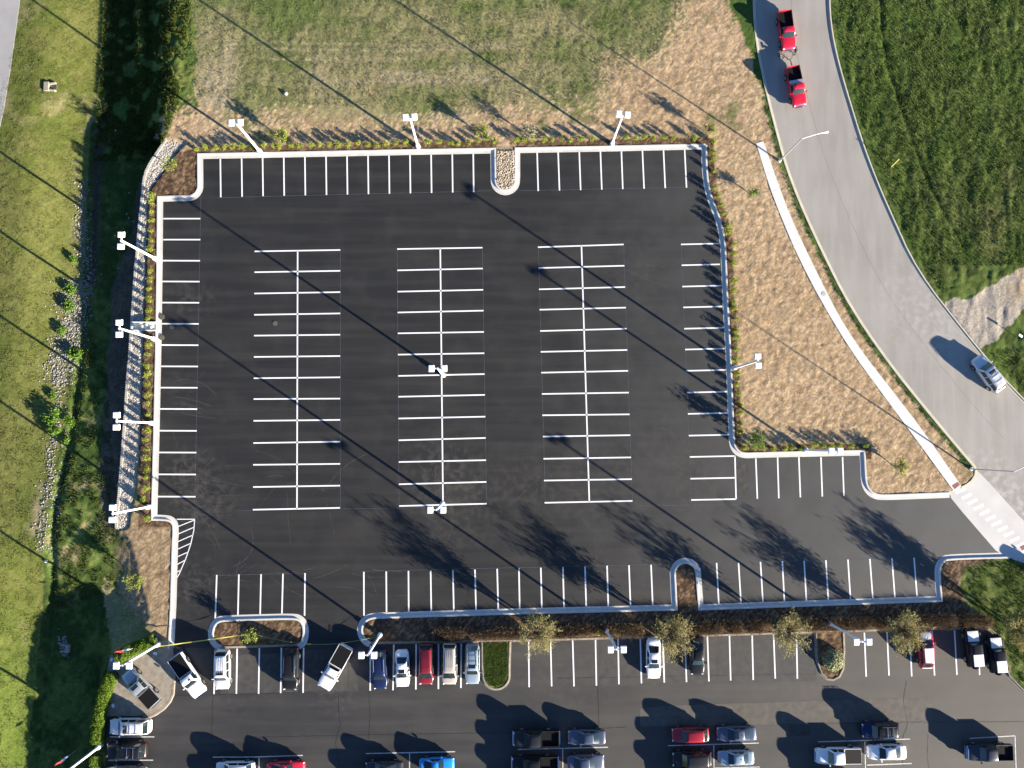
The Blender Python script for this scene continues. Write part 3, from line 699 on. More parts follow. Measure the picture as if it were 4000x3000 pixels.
def vehicle(name, cat, label, kind, px, py, hd, L, Wd, paint_, opts=(), group=None, z0=None, roof_m=None, hood_m=None, truck_white=False):
    cw, rf, rr, tg, belt, roof = SPEC[kind]
    truck = kind in ('pickup', 'shortcab'); tall = kind in ('suv', 'jeep', 'van') or truck
    pm = P[paint_]; hw = Wd / 2
    pos = W(px, py, .75 + (z0 or 0)); q = W(px + hd[0] * 20, py + hd[1] * 20, .75 + (z0 or 0)) - pos
    root = empty(name, (pos.x, pos.y, .006 + (z0 or 0)), math.atan2(q.y, q.x), label, cat, group)
    X = lambda s: L * (.5 - s)
    # ---- body shell
    if truck: prof = [(0, .62), (.012, .88), (.05, 1.0), (.12, 1.08), (cw, 1.14), (tg, 1.10), (tg + .004, .80), (.985, .80), (1, .62)]
    elif kind == 'jeep': prof = [(0, .6), (.015, .95), (.05, 1.02), (.30, 1.08), (cw, 1.12), (.6, 1.12), (.96, 1.12), (.99, 1.0), (1, .6)]
    elif tall: prof = [(0, .55), (.015, .78), (.05, .92), (.12, 1.0), (cw, 1.07), (.6, belt), (tg, belt), (.985, .95), (1, .6)]
    else: prof = [(0, .48), (.015, .62), (.05, .74), (.12, .82), (cw, .93), (.55, .94), (tg, belt + (.05 if kind in ('sedan', 'coupe') else 0)), (.94, .95), (.985, .86), (1, .55)]
    ss = sorted(set([p[0] for p in prof] + [.03, .08, .18, .35, .45, .75, .90, .965]))
    if truck: ss = [s for s in ss if abs(s - tg) < .01 or s < tg or s > tg + .01]
    zt = np.interp(ss, [p[0] for p in prof], [p[1] for p in prof])
    rnd = .5 if truck or kind == 'jeep' else 1.
    wp = np.interp(ss, [0, .015, .05, .10, .2, .5, .8, .93, .975, 1.0], [1 - .46 * rnd, 1 - .29 * rnd, 1 - .15 * rnd, 1 - .065 * rnd, .985, 1, .985, 1 - .07 * rnd, 1 - .17 * rnd, 1 - .34 * rnd])
    rings = []
    zb = .34 if tall else .22
    for s, z, w in zip(ss, zt, wp):
        w *= hw; zz = max(z, zb + .2)
        half = [(0, zb), (w * .88, zb), (w * .985, zb + .10), (w, min(.62, zz - .12)), (w * .985, zz - .10), (w * .955, zz - .035), (w * .86, zz), (w * .45, zz + .03), (0, zz + .04)]
        ring = [(X(s), y, z_) for y, z_ in half] + [(X(s), -y, z_) for y, z_ in half[::-1][1:-1]]
        rings.append(ring)
    MB().loft(rings).build('body', pm, root, smooth=True)
    # ---- cabin
    wb = hw * (.90 if not tall else .93); wr = hw * (.66 if kind in ('sedan', 'coupe') else .72 if not truck else .74)
    if kind == 'jeep': wr = hw * .72; wb = hw * .86
    zc = belt - .02
    st = [(cw, wb * .93, wb * .90, zc + .01), (rf, wb, wr, roof - .05), (rf + .05, wb, wr, roof), ((rf + rr) / 2, wb, wr, roof + .015), (rr - .03, wb * .99, wr * .98, roof - .02), (rr, wb * .98, wr * .95, roof - .06), (tg, wb * .93, wb * (.86), zc + .02)]
    rings = []
    for s, b_, r_, z in st:
        half = [(0, zc - .15), (b_, zc - .15), (b_, zc), (r_ + .03, z - .06 if z > zc + .2 else z), (r_ - .04, z), (r_ * .5, z + .03), (0, z + .04)]
        half = [(y, max(zz, zc - .15)) for y, zz in half]
        rings.append([(X(s), y, z_) for y, z_ in half] + [(X(s), -y, z_) for y, z_ in half[::-1][1:-1]])
    MB().loft(rings).build('cabin', pm if roof_m != 'black' else P['black'], root, smooth=True)
    gm = GLASS_T if 'green' in opts else GLASS
    def slope_glass(nm, s0, s1, w0, w1, z0_, z1_, off):
        # s0 foot, s1 head
        a = .06; b2 = .94
        v = []
        for k in range(5):
            f = a + (b2 - a) * k / 4
            s = s0 + (s1 - s0) * f; w = (w0 + (w1 - w0) * f) * .93; z = z0_ + (z1_ - z0_) * f
            for m_ in (-1, -.5, 0, .5, 1):
                bow = .045 * (1 - m_ * m_)
                v.append((X(s) + off[0] * (.6 + bow * 8), m_ * w, z + off[1] + bow))
        f_ = [(i * 5 + j_, i * 5 + j_ + 1, (i + 1) * 5 + j_ + 1, (i + 1) * 5 + j_) for i in range(4) for j_ in range(4)]
        MB().add(v, f_).build(nm, gm, root, smooth=True)
    slope_glass('windshield', cw, rf, wb * .90, wr, zc + .01, roof - .05, (.025, .022))
    slope_glass('rear_window', tg, rr, wb * .86, wr * .95, zc + .02, roof - .06, (-.03, .022))
    nwin = {'sedan': 2, 'coupe': 1, 'suv': 3, 'wagon': 3, 'van': 3, 'pickup': 2, 'shortcab': 1, 'jeep': 2, 'hatch': 2}[kind]
    xs0, xs1 = cw + (rf - cw) * .55, tg - (tg - rr) * .55
    for sd in (1, -1):
        for k in range(nwin):
            f0 = k / nwin; f1 = (k + 1) / nwin
            a0 = xs0 + (xs1 - xs0) * f0 + .008; a1 = xs0 + (xs1 - xs0) * f1 - .008
            t0 = max(a0, rf + .012) if k == 0 else a0; t1 = min(a1, rr - .012) if k == nwin - 1 else a1
            yb = wb + .012; yt = wr + .03 + .014; zb_ = zc + .05; zt_ = roof - .13
            v = [(X(a0), sd * yb, zb_), (X(a1), sd * yb, zb_), (X(t1), sd * (yt + .01), zt_), (X(t0), sd * (yt + .01), zt_)]
            MB().add(v, [(0, 1, 2, 3) if sd < 0 else (3, 2, 1, 0)]).build('side_window', gm, root)
        # mirror
        mb = MB(); mx = X(cw + (rf - cw) * .35)
        mb.box((mx, sd * (wb + .06), belt + .03), (.08, .16, .05)); mb.box((mx - .02, sd * (wb + .19), belt + .07), (.16, .24, .17), rz=.12 * sd)
        mb.build('mirror', CHROME if 'chrome_mirror' in opts else pm, root, bevel=.03)
        # lights
        zh = .88 if truck else (.86 if tall else .66)
        MB().box((X(.034 if not truck else .016), sd * hw * .70, zh - .02), (.15, hw * .30, .13), rz=-.45 * sd * (0 if truck else 1), ry=.30).build('headlight', LAMP, root, bevel=.03)
        zl = .95 if tall else .84
        MB().box((X(.976 if not truck else .990), sd * hw * (.76 if not truck else .88), zl - (.06 if not truck else 0)), (.10, hw * (.26 if not truck else .12), .20 if tall else .12), rz=.45 * sd * (0 if truck else 1)).build('taillight', TAIL, root, bevel=.02)
    # wheels
    R_ = .40 if truck or kind == 'jeep' else .36 if tall else .33
    x0, x1 = X(.185), X(.80 if not truck else .775)
    for xw in (x0, x1):
        for sd in (1, -1):
            MB().cyl((xw, sd * (hw - .18), R_ + .03), (xw, sd * (hw + .004), R_ + .03), R_ * 1.17, n=20).build('wheel_arch', TRIM, root)
            MB().cyl((xw, sd * (hw - .22), R_), (xw, sd * (hw + .03), R_), R_, n=22).build('wheel', RUBBER, root, bevel=.03)
            wheel = root.children[-1] if root.children else None
            wl = [c for c in root.children if c.name.startswith('wheel') and not c.name.startswith('wheel_arch')][-1]
            mb = MB().cyl((xw, sd * (hw + .02), R_), (xw, sd * (hw + .042), R_), R_ * .62, n=16)
            mb.build('rim', RIM, wl)
    # bumper, grille, plate
    MB().box((X(.004), 0, .70 if truck else .48), (.05, Wd * .52, .22 if truck else .14)).build('grille', CHROME if truck else TRIM, root, bevel=.02)
    if truck:
        MB().box((X(-.006), 0, .50), (.16, Wd * .90, .20)).build('front_bumper', CHROME, root, bevel=.05)
        MB().box((X(1.008), 0, .52), (.16, Wd * .86, .16)).build('rear_bumper', CHROME, root, bevel=.04)
        xa, xb = X(tg + .012), X(.992); bl = xa - xb; xm = (xa + xb) / 2; th = .09
        bm_ = CONC_W if 'white_rim' in opts else pm
        for sd in (1, -1):
            MB().box((xm, sd * (hw * .975 - th / 2), .84), (bl, th, .62)).build('bed_side', pm, root, bevel=.03)
            if 'rails' not in opts:
                MB().box((xm, sd * (hw * .975 - th / 2), 1.165), (bl * .98, th * .7, .02)).build('bed_rail', TRIM if paint_ not in ('white', 'pearl') else pm, root)
        MB().box((xb + .045, 0, .84), (.09, hw * 1.95 - 2 * th - .01, .60)).build('tailgate', pm, root, bevel=.02)
        MB().box((xa - .04, 0, .86), (.07, hw * 1.95 - 2 * th - .01, .58)).build('bed_front', pm, root)
        MB().box((xm, 0, .86), (bl - .20, hw * 1.95 - 2 * th - .02, .06)).build('bed_liner', LINER, root)
        if 'tonneau' in opts: MB().box((xm, 0, 1.13), (bl - .05, hw * 1.95 - 2 * th + .02, .035)).build('tonneau_cover', mat('tonneau', (.006, .006, .007), rough=.75, spec=.2), root)
        for sd in (1, -1):
            MB().box((xm - .05, sd * (hw * .975 - th - .10), .98), (.85, .18, .22)).build('wheel_housing', LINER, root, bevel=.04)
    if 'sunroof' in opts:
        xr = X(rf + (rr - rf) * (.22 if not truck else .3))
        MB().box((xr, 0, roof + .045), (.46 if kind != 'suv' else .5, wr * 1.25, .02)).build('sunroof', GLASS, root)
    if 'racks' in opts or 'rails' in opts:
        rm = CHROME if 'chromerail' in opts else (RIM if paint_ not in ('black',) else CHROME)
        for sd in (1, -1):
            MB().cyl((X(rf + .12), sd * (wr - .04), roof + .085), (X(rr - .06), sd * (wr - .04), roof + .085), .028, n=8).build('roof_rail', rm, root)
            for s in (rf + .12, rr - .06):
                MB().box((X(s), sd * (wr - .04), roof + .05), (.07, .05, .09)).build('rail_foot', rm, root)
        if 'racks' in opts:
            for s in ((rf + rr) / 2 - .02, rr - .13):
                MB().cyl((X(s), -(wr - .04), roof + .10), (X(s), wr - .04, roof + .10), .022, n=8).build('roof_crossbar', rm, root)
    if 'ribs' in opts:
        for k in range(-2, 3):
            MB().box((X((rf + rr) / 2 + .04), k * wr * .3, roof + .05), (L * (rr - rf) * .7, .035, .02)).build('roof_rib', pm, root)
    if 'antenna' in opts:
        MB().box((X(rr - .05), 0, roof + .08), (.16, .035, .07), taper=.3).build('antenna_fin', pm, root)
    if 'wiper' in opts or True:
        mb = MB(); mb.cyl((X(cw - .004), -wb * .7, belt + .05), (X(cw + .012), -wb * .1, belt + .09), .012, n=5); mb.cyl((X(cw - .004), wb * .1, belt + .06), (X(cw + .012), wb * .6, belt + .085), .012, n=5)
        mb.build('wiper', TRIM, root)
    if 'toolbox' in opts:
        MB().box((X(tg + .055), 0, 1.16), (.5, Wd * .95, .34)).build('toolbox', mat('aluminium', (.62, .64, .66), rough=.35, metal=.7), root, bevel=.03)
    if 'film' in opts:
        F_ = P['film']
        def cover(nm, s0, s1, w, zf, n=6):
            v = []
            for k in range(n + 1):
                s = s0 + (s1 - s0) * k / n
                for m_ in (-1, -.8, -.4, 0, .4, .8, 1):
                    ww = w * (1 if kind == 'jeep' else (.86 + .14 * math.sin(PI * min(1, (k + .6) / n))))
                    v.append((X(s), m_ * ww, zf(s) - .02 * m_ * m_ + .03))
            MB().add(v, [(i * 7 + j_, i * 7 + j_ + 1, (i + 1) * 7 + j_ + 1, (i + 1) * 7 + j_) for i in range(n) for j_ in range(6)]).build(nm, F_, root, smooth=True)
        hz = lambda s: float(np.interp(s, [p[0] for p in prof], [p[1] for p in prof])) + .03
        cover('hood_cover', .04, cw - .02, hw * .74, hz)
        if kind == 'jeep': cover('roof_cover', .62, .93, wr * .95, lambda s: roof + .04, 2)
        else:
            cover('roof_cover', rf + .04, rr - .03, wr * .92, lambda s: roof + .04, 2)
            cover('trunk_cover', tg + .02, .985, hw * .72, hz)
    if 'spare' in opts:
        sp = MB().cyl((X(1.0), 0, .95), (X(1.035), 0, .95), .40, n=20).build('spare_wheel', RUBBER, root, bevel=.03)
        MB().box((X(-.012), 0, .58), (.22, Wd * .8, .18)).build('front_bumper', TRIM, root, bevel=.03)
        for sd in (1, -1):
            for xw in (x0, x1):
                MB().box((xw, sd * (hw + .06), .90), (1.0, .22, .07), taper=.85).build('fender_flare', TRIM, root, bevel=.03)
    if 'plow' in opts:
        MB().box((X(.0), 0, .95), (.10, Wd * .7, .5)).build('brush_guard', mat('blue_guard', (.25, .38, .62), rough=.3, metal=.5), root, bevel=.03)
    if 'hatchbox' in opts:
        MB().box((X(rr - .12), wr * .55, roof + .06), (.35, .3, .05)).build('roof_hatch', TRIM, root, bevel=.02)
        MB().box((X(rr - .12), wr * .55, roof + .088), (.2, .16, .02)).build('roof_hatch_lens', P['white'], root)
    return root

VT = 'vehicle'
dn = (.015, 1); lf_ = (-1, .012); rt_ = (1, -.012)
# display pad and entry
vehicle('pickup_truck', 'pickup truck', 'silver crew-cab pickup with a sunroof parked askew on the tan concrete display pad', 'pickup', 552, 2686, (-295, -330), 5.35, 1.92, 'silver', ('sunroof', 'tonneau'), z0=.1)
vehicle('pickup_truck', 'pickup truck', 'white pickup parked at a slant beside the display pad, nose to the lower right', 'shortcab', 734, 2638, (270, 400), 5.75, 2.0, 'white', ('hatchbox', 'tonneau'))
vehicle('suv', 'suv', 'pearl white suv with a dark sunroof next to the slanted white pickup, nose down', 'suv', 869, 2615, (.0, 1), 4.9, 1.95, 'pearl', ('sunroof', 'ribs', 'antenna'))
vehicle('suv', 'suv', 'black suv parked in the shade between two stall lines below the small planted median', 'suv', 1136, 2613, (-.04, 1), 5.2, 1.95, 'black', ('rails',))
vehicle('pickup_truck', 'pickup truck', 'white pickup slanting down to the left across empty stalls beside the navy wagon', 'shortcab', 1309, 2606, (-150, 268), 5.8, 1.98, 'white', ('tonneau',))
g = 'cars parked in the row below the long planted strip'
vehicle('wagon', 'car', 'navy blue wagon parked beside the double-headed lamp, leftmost of five cars in a row', 'wagon', 1483, 2616, (.025, 1), 4.85, 1.86, 'navy', ('antenna', 'green', 'rails'), g)
vehicle('sedan', 'car', 'white sedan with a dark sunroof between the navy wagon and the red van', 'sedan', 1571, 2612, (.015, 1), 4.55, 1.83, 'white', ('sunroof', 'antenna'), g)
vehicle('minivan', 'van', 'dark red minivan with a ribbed roof between the white sedan and the beige van', 'van', 1664, 2594, (.0, 1), 5.05, 1.95, 'darkred', ('ribs', 'antenna', 'green'), g)
vehicle('minivan', 'van', 'champagne beige minivan with a ribbed roof in the row of five', 'van', 1756, 2592, (-.01, 1), 5.2, 1.97, 'beige', ('ribs',), g)
vehicle('wagon', 'car', 'pale blue wagon with roof racks next to the grass island', 'wagon', 1845, 2594, (.0, 1), 5.05, 1.88, 'lightblue', ('sunroof', 'racks', 'green'), g)
vehicle('sedan', 'car', 'white sedan with a small sunroof parked alone under the second leafy tree', 'sedan', 2553, 2573, (.01, 1), 5.0, 1.85, 'white', ('sunroof',))
vehicle('sedan', 'car', 'glossy black sedan parked alone near the planted strip, green tinted windshield', 'sedan', 2723, 2560, (.015, 1), 4.9, 1.86, 'black', ('green', 'antenna'))
vehicle('hatchback', 'car', 'red car with white protective film on its hood, roof and trunk', 'hatch', 3617, 2538, (-.04, -1), 4.7, 1.84, 'red', ('film', 'green'))
vehicle('off_road_car', 'off-road car', 'black boxy off-roader with white hood and roof covers, nearer the red car', 'jeep', 3800, 2531, (-.10, -1), 4.7, 1.88, 'black', ('film', 'spare', 'green'))
vehicle('off_road_car', 'off-road car', 'black boxy off-roader with white covers, touching the curved kerb at far right', 'jeep', 3890, 2556, (-.10, -1), 4.6, 1.88, 'black', ('film', 'spare'))
# left column
g = 'cars parked nose-in to the hedge'
vehicle('suv', 'suv', 'white suv with sunroof and grey roof racks directly below the display pad', 'suv', 509, 2837, (-1, .005), 5.1, 1.98, 'pearl', ('sunroof', 'racks'), g)
vehicle('suv', 'suv', 'black suv with bright chrome roof rails parked nose-in to the hedge', 'suv', 496, 2930, (-1, .005), 5.0, 1.96, 'black', ('racks', 'chromerail', 'chrome_mirror'), g)
vehicle('suv', 'suv', 'silver suv cut off by the bottom edge below the black suv with chrome rails', 'suv', 493, 3024, (-1, .005), 4.9, 1.94, 'silver', (), g)
# bottom rows
vehicle('hatchback', 'car', 'pale silver hatchback at the bottom edge, left of the bright red coupe', 'hatch', 917, 3005, (-1, .02), 4.8, 1.84, 'pearl', ('antenna',))
vehicle('coupe', 'car', 'bright red coupe at the bottom edge with dark rear glass', 'coupe', 1116, 3005, (1, -.03), 4.7, 1.86, 'red', ())
vehicle('sedan', 'car', 'dark grey sedan at the bottom edge, left of the bright blue coupe', 'sedan', 1500, 3004, (-1, .02), 4.7, 1.84, 'darkgrey', ('green',))
vehicle('coupe', 'car', 'bright sky-blue coupe at the bottom edge', 'coupe', 1706, 2989, (1, -.03), 4.4, 1.80, 'blue', ())
vehicle('pickup_truck', 'pickup truck', 'black crew-cab pickup with an empty dark bed, upper one of the two black pickups', 'pickup', 2095, 2884, (-1, .012), 5.75, 1.98, 'charcoal', ('green',))
vehicle('pickup_truck', 'pickup truck', 'black crew-cab pickup cut off by the bottom edge, lower one of the two black pickups', 'pickup', 2090, 2985, (-1, .012), 5.75, 1.98, 'black', ('green',))
vehicle('sedan', 'car', 'slate blue sedan parked directly behind the upper black pickup', 'sedan', 2292, 2880, (-1, .012), 4.75, 1.83, 'slate', ('green',))
vehicle('sedan', 'car', 'grey sedan facing right beside the lower black pickup, sun glinting on its windshield', 'sedan', 2289, 2978, (1, -.02), 4.65, 1.85, 'slate', ('green',))
vehicle('sedan', 'car', 'dark red sedan with green tinted windshield in the lower lot', 'hatch', 2697, 2871, (-1, .025), 4.7, 1.86, 'crimson', ('green',))
vehicle('sedan', 'car', 'blue-grey sedan with a sunroof nose to tail with the dark red sedan', 'sedan', 2877, 2866, (-1, .02), 4.95, 1.85, 'slate', ('sunroof', 'antenna'))
vehicle('suv', 'suv', 'black suv directly below the dark red sedan', 'suv', 2702, 2964, (-1, .02), 5.0, 1.92, 'charcoal', ('green',))
vehicle('sedan', 'car', 'pale blue sedan below the blue-grey sedan with a sunroof', 'sedan', 2875, 2960, (-1, .02), 4.55, 1.82, 'lightblue', ('antenna',))
vehicle('suv', 'suv', 'dark blue suv with a black roof and silver roof rails above the white sedan', 'suv', 3438, 2851, (-1, .02), 4.8, 1.92, 'navy', ('racks', 'green', 'chromerail'), roof_m='black')
vehicle('pickup_truck', 'pickup truck', 'white crew-cab pickup with a dark bed nose to tail with the white sedan', 'pickup', 3274, 2951, (-1, .012), 5.65, 1.95, 'white', ('tonneau',))
vehicle('sedan', 'car', 'white sedan with black windows right behind the white pickup', 'sedan', 3465, 2938, (-1, .012), 4.85, 1.88, 'white', ('antenna',))
vehicle('pickup_truck', 'pickup truck', 'dark navy pickup with a blue front guard alone in the bottom right corner', 'pickup', 3864, 2938, (-1, .012), 5.8, 2.0, 'darkgrey', ('plow', 'green'))
# road
vehicle('pickup_truck', 'pickup truck', 'red single-cab pickup being towed on a dolly, rear one of the two on the road', 'shortcab', 3071, 119, (34, 262), 5.35, 1.95, 'red', ())
vehicle('pickup_truck', 'pickup truck', 'red pickup with a pale aluminium toolbox towing the other one down the road', 'shortcab', 3108, 338, (58, 272), 5.5, 1.95, 'red', ('toolbox',))
vehicle('suv', 'suv', 'silver white suv with a sunroof driving up the curved road', 'suv', 3861, 1461, (-165, -225), 5.3, 2.0, 'pearl', ('sunroof', 'ribs', 'racks'))

vehicle('sedan', 'car', 'dark sedan just past the right edge whose shadow falls on the driveway', 'sedan', 4092, 2252, (-160, -105), 4.7, 1.82, 'darkgrey', ())

for q in ((905, 3094, 'hatch', 'pearl', 'silver car below the bottom edge, under the pale hatchback'), (1494, 3093, 'suv', 'darkgrey', 'grey suv below the bottom edge, under the dark grey sedan'), (2086, 3078, 'pickup', 'charcoal', 'dark pickup below the bottom edge, under the two black pickups'),
          (2698, 3056, 'suv', 'charcoal', 'dark suv below the bottom edge, under the other black suv'), (3262, 3046, 'suv', 'silver', 'silver suv below the bottom edge, under the white crew-cab pickup')):
    vehicle({'hatch': 'hatchback', 'pickup': 'pickup_truck'}.get(q[2], q[2]), 'car' if q[2] == 'hatch' else 'suv' if q[2] == 'suv' else 'pickup truck', q[4], q[2], q[0], q[1], (-1, .02), 5.0, 1.9, q[3], ())

def tow_dolly():
    p = W(3078, 205, .4); q = W(3095, 262, .4) - p
    rt = empty('tow_dolly', (p.x, p.y, .006), math.atan2(q.y, q.x), 'grey two-wheeled tow dolly under the front of the rear red pickup', 'tow dolly')
    gm_ = mat('dolly_steel', (.20, .17, .14), rough=.7, metal=.2, var=.3)
    for sd in (1, -1):
        mb = MB().box((-.05, sd * .72, .42), (1.3, .42, .08)); mb.build('wheel_ramp', gm_, rt, bevel=.02)
        w_ = MB().cyl((-.05, sd * 1.05, .30), (-.05, sd * 1.24, .30), .30, n=18).build('wheel', RUBBER, rt, bevel=.03)
        MB().cyl((-.05, sd * 1.23, .30), (-.05, sd * 1.26, .30), .17, n=14).build('rim', RIM, w_)
        MB().box((-.05, sd * 1.145, .63), (.85, .26, .05), taper=.8).build('fender', gm_, rt, bevel=.02)
        MB().box((.62, sd * .45, .38), (.95, .1, .08), rz=-sd * .62).build('tongue_arm', gm_, rt)
    MB().box((-.05, 0, .34), (.14, 2.1, .12)).build('axle', gm_, rt)
    MB().box((.62, 0, .42), (.08, 1.9, .12)).build('front_bar', gm_, rt)
    MB().box((1.35, 0, .42), (1.0, .12, .1)).build('tongue', gm_, rt)
    MB().cyl((1.15, .0, .3), (1.15, .0, .75), .045, n=8).build('jack', gm_, rt)
tow_dolly()
# ------------------------------------------------------------------ lamp posts
WPAINT = mat('white_pole_paint', (.86, .86, .86), rough=.35)
GALV = mat('galvanised', (.50, .52, .54), rough=.4, metal=.5)
LENS = mat('lamp_lens', (.55, .56, .56), rough=.2)
PEDM = mat('pedestal_concrete', (.72, .71, .68), rough=.8, var=.06)
def lot_lamp(px, py, ang, sep, label, hgt=9.6, group='double-headed lamp posts', ped=.8, head=(.72, .84), z=None):
    p = W(px, py, ped if ped else 0)
    if z is None: z = max(ground_z(p.x, p.y), 0) if ped else 0
    rt = empty('lamp_post', (p.x, p.y, z), math.radians(ang), label, 'lamp post', group)
    MB().cyl((0, 0, -.4), (0, 0, ped), .30, n=24).build('pedestal', PEDM, rt, smooth=True)
    MB().box((0, 0, ped + .03), (.36, .36, .06)).build('base_plate', WPAINT, rt, bevel=.01)
    MB().box((0, 0, (hgt + ped) / 2 + .03), (.23, .23, hgt - ped), taper=.8).build('pole', WPAINT, rt)
    MB().box((0, 0, hgt - .08), (sep - head[0] * .6, .13, .13)).build('crossarm', WPAINT, rt)
    for s in (1, -1):
        hd = MB().box((s * sep / 2, 0, hgt), (head[0], head[1], .24), taper=.93).build('lamp_head', WPAINT, rt, bevel=.05)
        MB().box((s * sep / 2, 0, hgt - .135), (head[0] * .75, head[1] * .75, .03)).build('lens', LENS, hd)
for a in ((1011, 587, 2, 1.05, 'white double lamp post leaning left in the top kerb bed, nearest the rock corner'),
          (1631, 566, 4, 1.05, 'white double lamp post at the middle of the top kerb bed'),
          (2393, 556, -6, 1.05, 'white double lamp post in the top kerb bed right of the rocky island'),
          (602, 1008, 90, 1.42, 'white double lamp post in the west bed, uppermost of four along the wall'),
          (597, 1322, 92, 1.42, 'white double lamp post beside the concrete spillway in the west bed'),
          (588, 1652, 91, 1.42, 'white double lamp post in the west bed with its arm pointing straight left'),
          (575, 1981, 90, 1.42, 'white double lamp post at the bottom end of the stone strip'),
          (1731, 1464, 0, 1.5, 'white double lamp post at the centre of the empty car park', True),
          (1727, 1968, 0, 1.5, 'white double lamp post at the lower end of the middle stall block', True),
          (2872, 1437, 92, 1.1, 'white double lamp post in the east bed beside the straw slope'),
          (3149, 1758, 0, 1.05, 'white double lamp post in the kerb bed by the lower right stalls'),
          (1482, 2484, 0, 1.45, 'grey-shaded double lamp post at the left end of the long planted strip'),
          (2369, 2464, 0, 1.5, 'slim double lamp post in the long planted strip left of the white sedan'),
          (3243, 2437, 0, 1.5, 'slim double lamp post above the small mulch island'),
          (613, 2520, 0, 1.45, 'tall white double lamp post at the tip of the hedge by the display pad'),
          (383, 2920, 0, 1.45, 'tall white double lamp post in the hedge at the bottom left')):
    lot_lamp(a[0], a[1], a[2], a[3], a[4], z=0. if len(a) > 5 else None)

def street_lamp(px, py, ex, ey, hgt, label, bend=None):
    p = W(px, py, .1); rt = empty('street_lamp', (p.x, p.y, .05), 0, label, 'street lamp', 'street lamps along the curved road')
    top = W(ex, ey, hgt) - Vector((p.x, p.y, .05))
    MB().cyl((0, 0, -.2), (0, 0, .25), .22, n=18).build('base', PEDM, rt, smooth=True)
    MB().cyl((0, 0, .2), (0, 0, hgt - .8), .10, .07, n=12).build('pole', GALV, rt, smooth=True)
    mb = MB(); prev = Vector((0, 0, hgt - .85))
    for k in range(1, 7):
        f = k / 6; c = Vector((top.x * f, top.y * f, hgt - .85 + .85 * math.sin(f * PI / 2)))
        mb.cyl(prev, c, .06, .05, n=10); prev = c
    mb.build('arm', WPAINT, rt, smooth=True)
    a = math.atan2(top.y, top.x)
    hd = MB().box((top.x + .25 * math.cos(a), top.y + .25 * math.sin(a), hgt), (.72, .30, .13), rz=a, taper=.7).build('lamp_head', WPAINT, rt, bevel=.04)
    MB().box((top.x + .28 * math.cos(a), top.y + .28 * math.sin(a), hgt - .075), (.4, .2, .03), rz=a).build('lens', LENS, hd)
street_lamp(3045, 629, 3218, 518, 8.6, 'single curved street lamp reaching over the road below the red pickups')
street_lamp(3793, 1832, 4018, 1812, 9.4, 'single street lamp at the corner of the driveway, its arm leaving the picture')

# ------------------------------------------------------------------ plants
LIME = leaf_mat('lime_leaves', (.15, .22, .028), (.34, .38, .06))
OLIVE = leaf_mat('olive_leaves', (.20, .19, .06), (.38, .34, .12))
GREEN = leaf_mat('green_leaves', (.07, .16, .02), (.16, .27, .035))
HEDGE = leaf_mat('hedge_leaves', (.07, .15, .015), (.24, .33, .03))
RUST = leaf_mat('rust_leaves', (.26, .16, .05), (.42, .28, .08))
STRAWG = leaf_mat('straw_grass', (.10, .068, .045), (.22, .16, .10))
PALE = leaf_mat('pale_leaves', (.30, .33, .17), (.52, .52, .33))
BARK = mat('bark', (.13, .095, .065), rough=.95, var=.3, scale=8)

def leaf_quads(cent, size, rg, flat=0.):
    n = len(cent)
    d = rg.normal(size=(n, 3)); d /= np.linalg.norm(d, axis=1, keepdims=True)
    e = rg.normal(size=(n, 3)); e -= (e * d).sum(1, keepdims=True) * d; e /= np.linalg.norm(e, axis=1, keepdims=True)
    s = (size * (.6 + .8 * rg.random(n)))[:, None]
    a = cent - d * s * .5; b = cent + d * s * .5; w = e * s * .33
    V = np.stack([a, cent + w, b, cent - w], 1).reshape(-1, 3)
    return V, np.arange(4 * n).reshape(n, 4)

def shrub_mesh(name, r, h, n, m, size, seed, upright=False):
    rg = np.random.default_rng(seed)
    lob = rg.normal(size=(6, 3)) * np.array([r * .45, r * .45, h * .12]) + np.array([0, 0, h * .55])
    k = rg.integers(0, 6, n)
    c = lob[k] + rg.normal(size=(n, 3)) * np.array([r * .33, r * .33, h * .22])
    c[:, 2] = np.clip(c[:, 2], .03, h)
    if upright:
        t_ = rg.random(n); ang = rg.random(n) * 2 * PI
        q_ = rg.random(n) ** .5; c = np.stack([np.cos(ang) * r * q_, np.sin(ang) * r * q_, h * (.1 + .9 * t_) * (1 - .55 * q_)], 1)
    V, Fc = leaf_quads(c, size, rg)
    return mesh_np(name, V, Fc, m)

SHR = [shrub_mesh('shrub', .31, .80 + .05 * i, 460, LIME, .115, 60 + i) for i in range(5)]
SHR2 = [shrub_mesh('shrub', .42, .7, 240, RUST, .17, 80 + i) for i in range(2)]
SHR3 = [shrub_mesh('shrub', .42, .75, 240, OLIVE, .17, 90 + i) for i in range(2)]
WEED = [shrub_mesh('weed_bush', .65, 1.0, 620, GREEN, .22, 100 + i) for i in range(3)]
ORD = ['first', 'second', 'third', 'fourth', 'fifth', 'sixth', 'seventh', 'eighth', 'ninth', 'tenth', 'eleventh', 'twelfth', 'thirteenth', 'fourteenth', 'fifteenth', 'sixteenth', 'seventeenth', 'eighteenth', 'nineteenth', 'twentieth']
ORD += ['twenty-' + o for o in ORD[:9]] + ['thirtieth'] + ['thirty-' + o for o in ORD[:9]] + ['fortieth']
def shrub(px, py, label, group, meshes=None, sc=1., name='shrub', cat='shrub'):
    ms = meshes or SHR
    p = W(px, py, .3); z = ground_z(p.x, p.y)
    o = link(name, random.choice(ms)); o.location = (p.x, p.y, z - .02); o.rotation_euler = (0, 0, random.random() * 6.28)
    s = sc * random.uniform(.85, 1.12); o.scale = (s, s, s * random.uniform(.88, 1.1))
    return tag(o, label, cat, group)
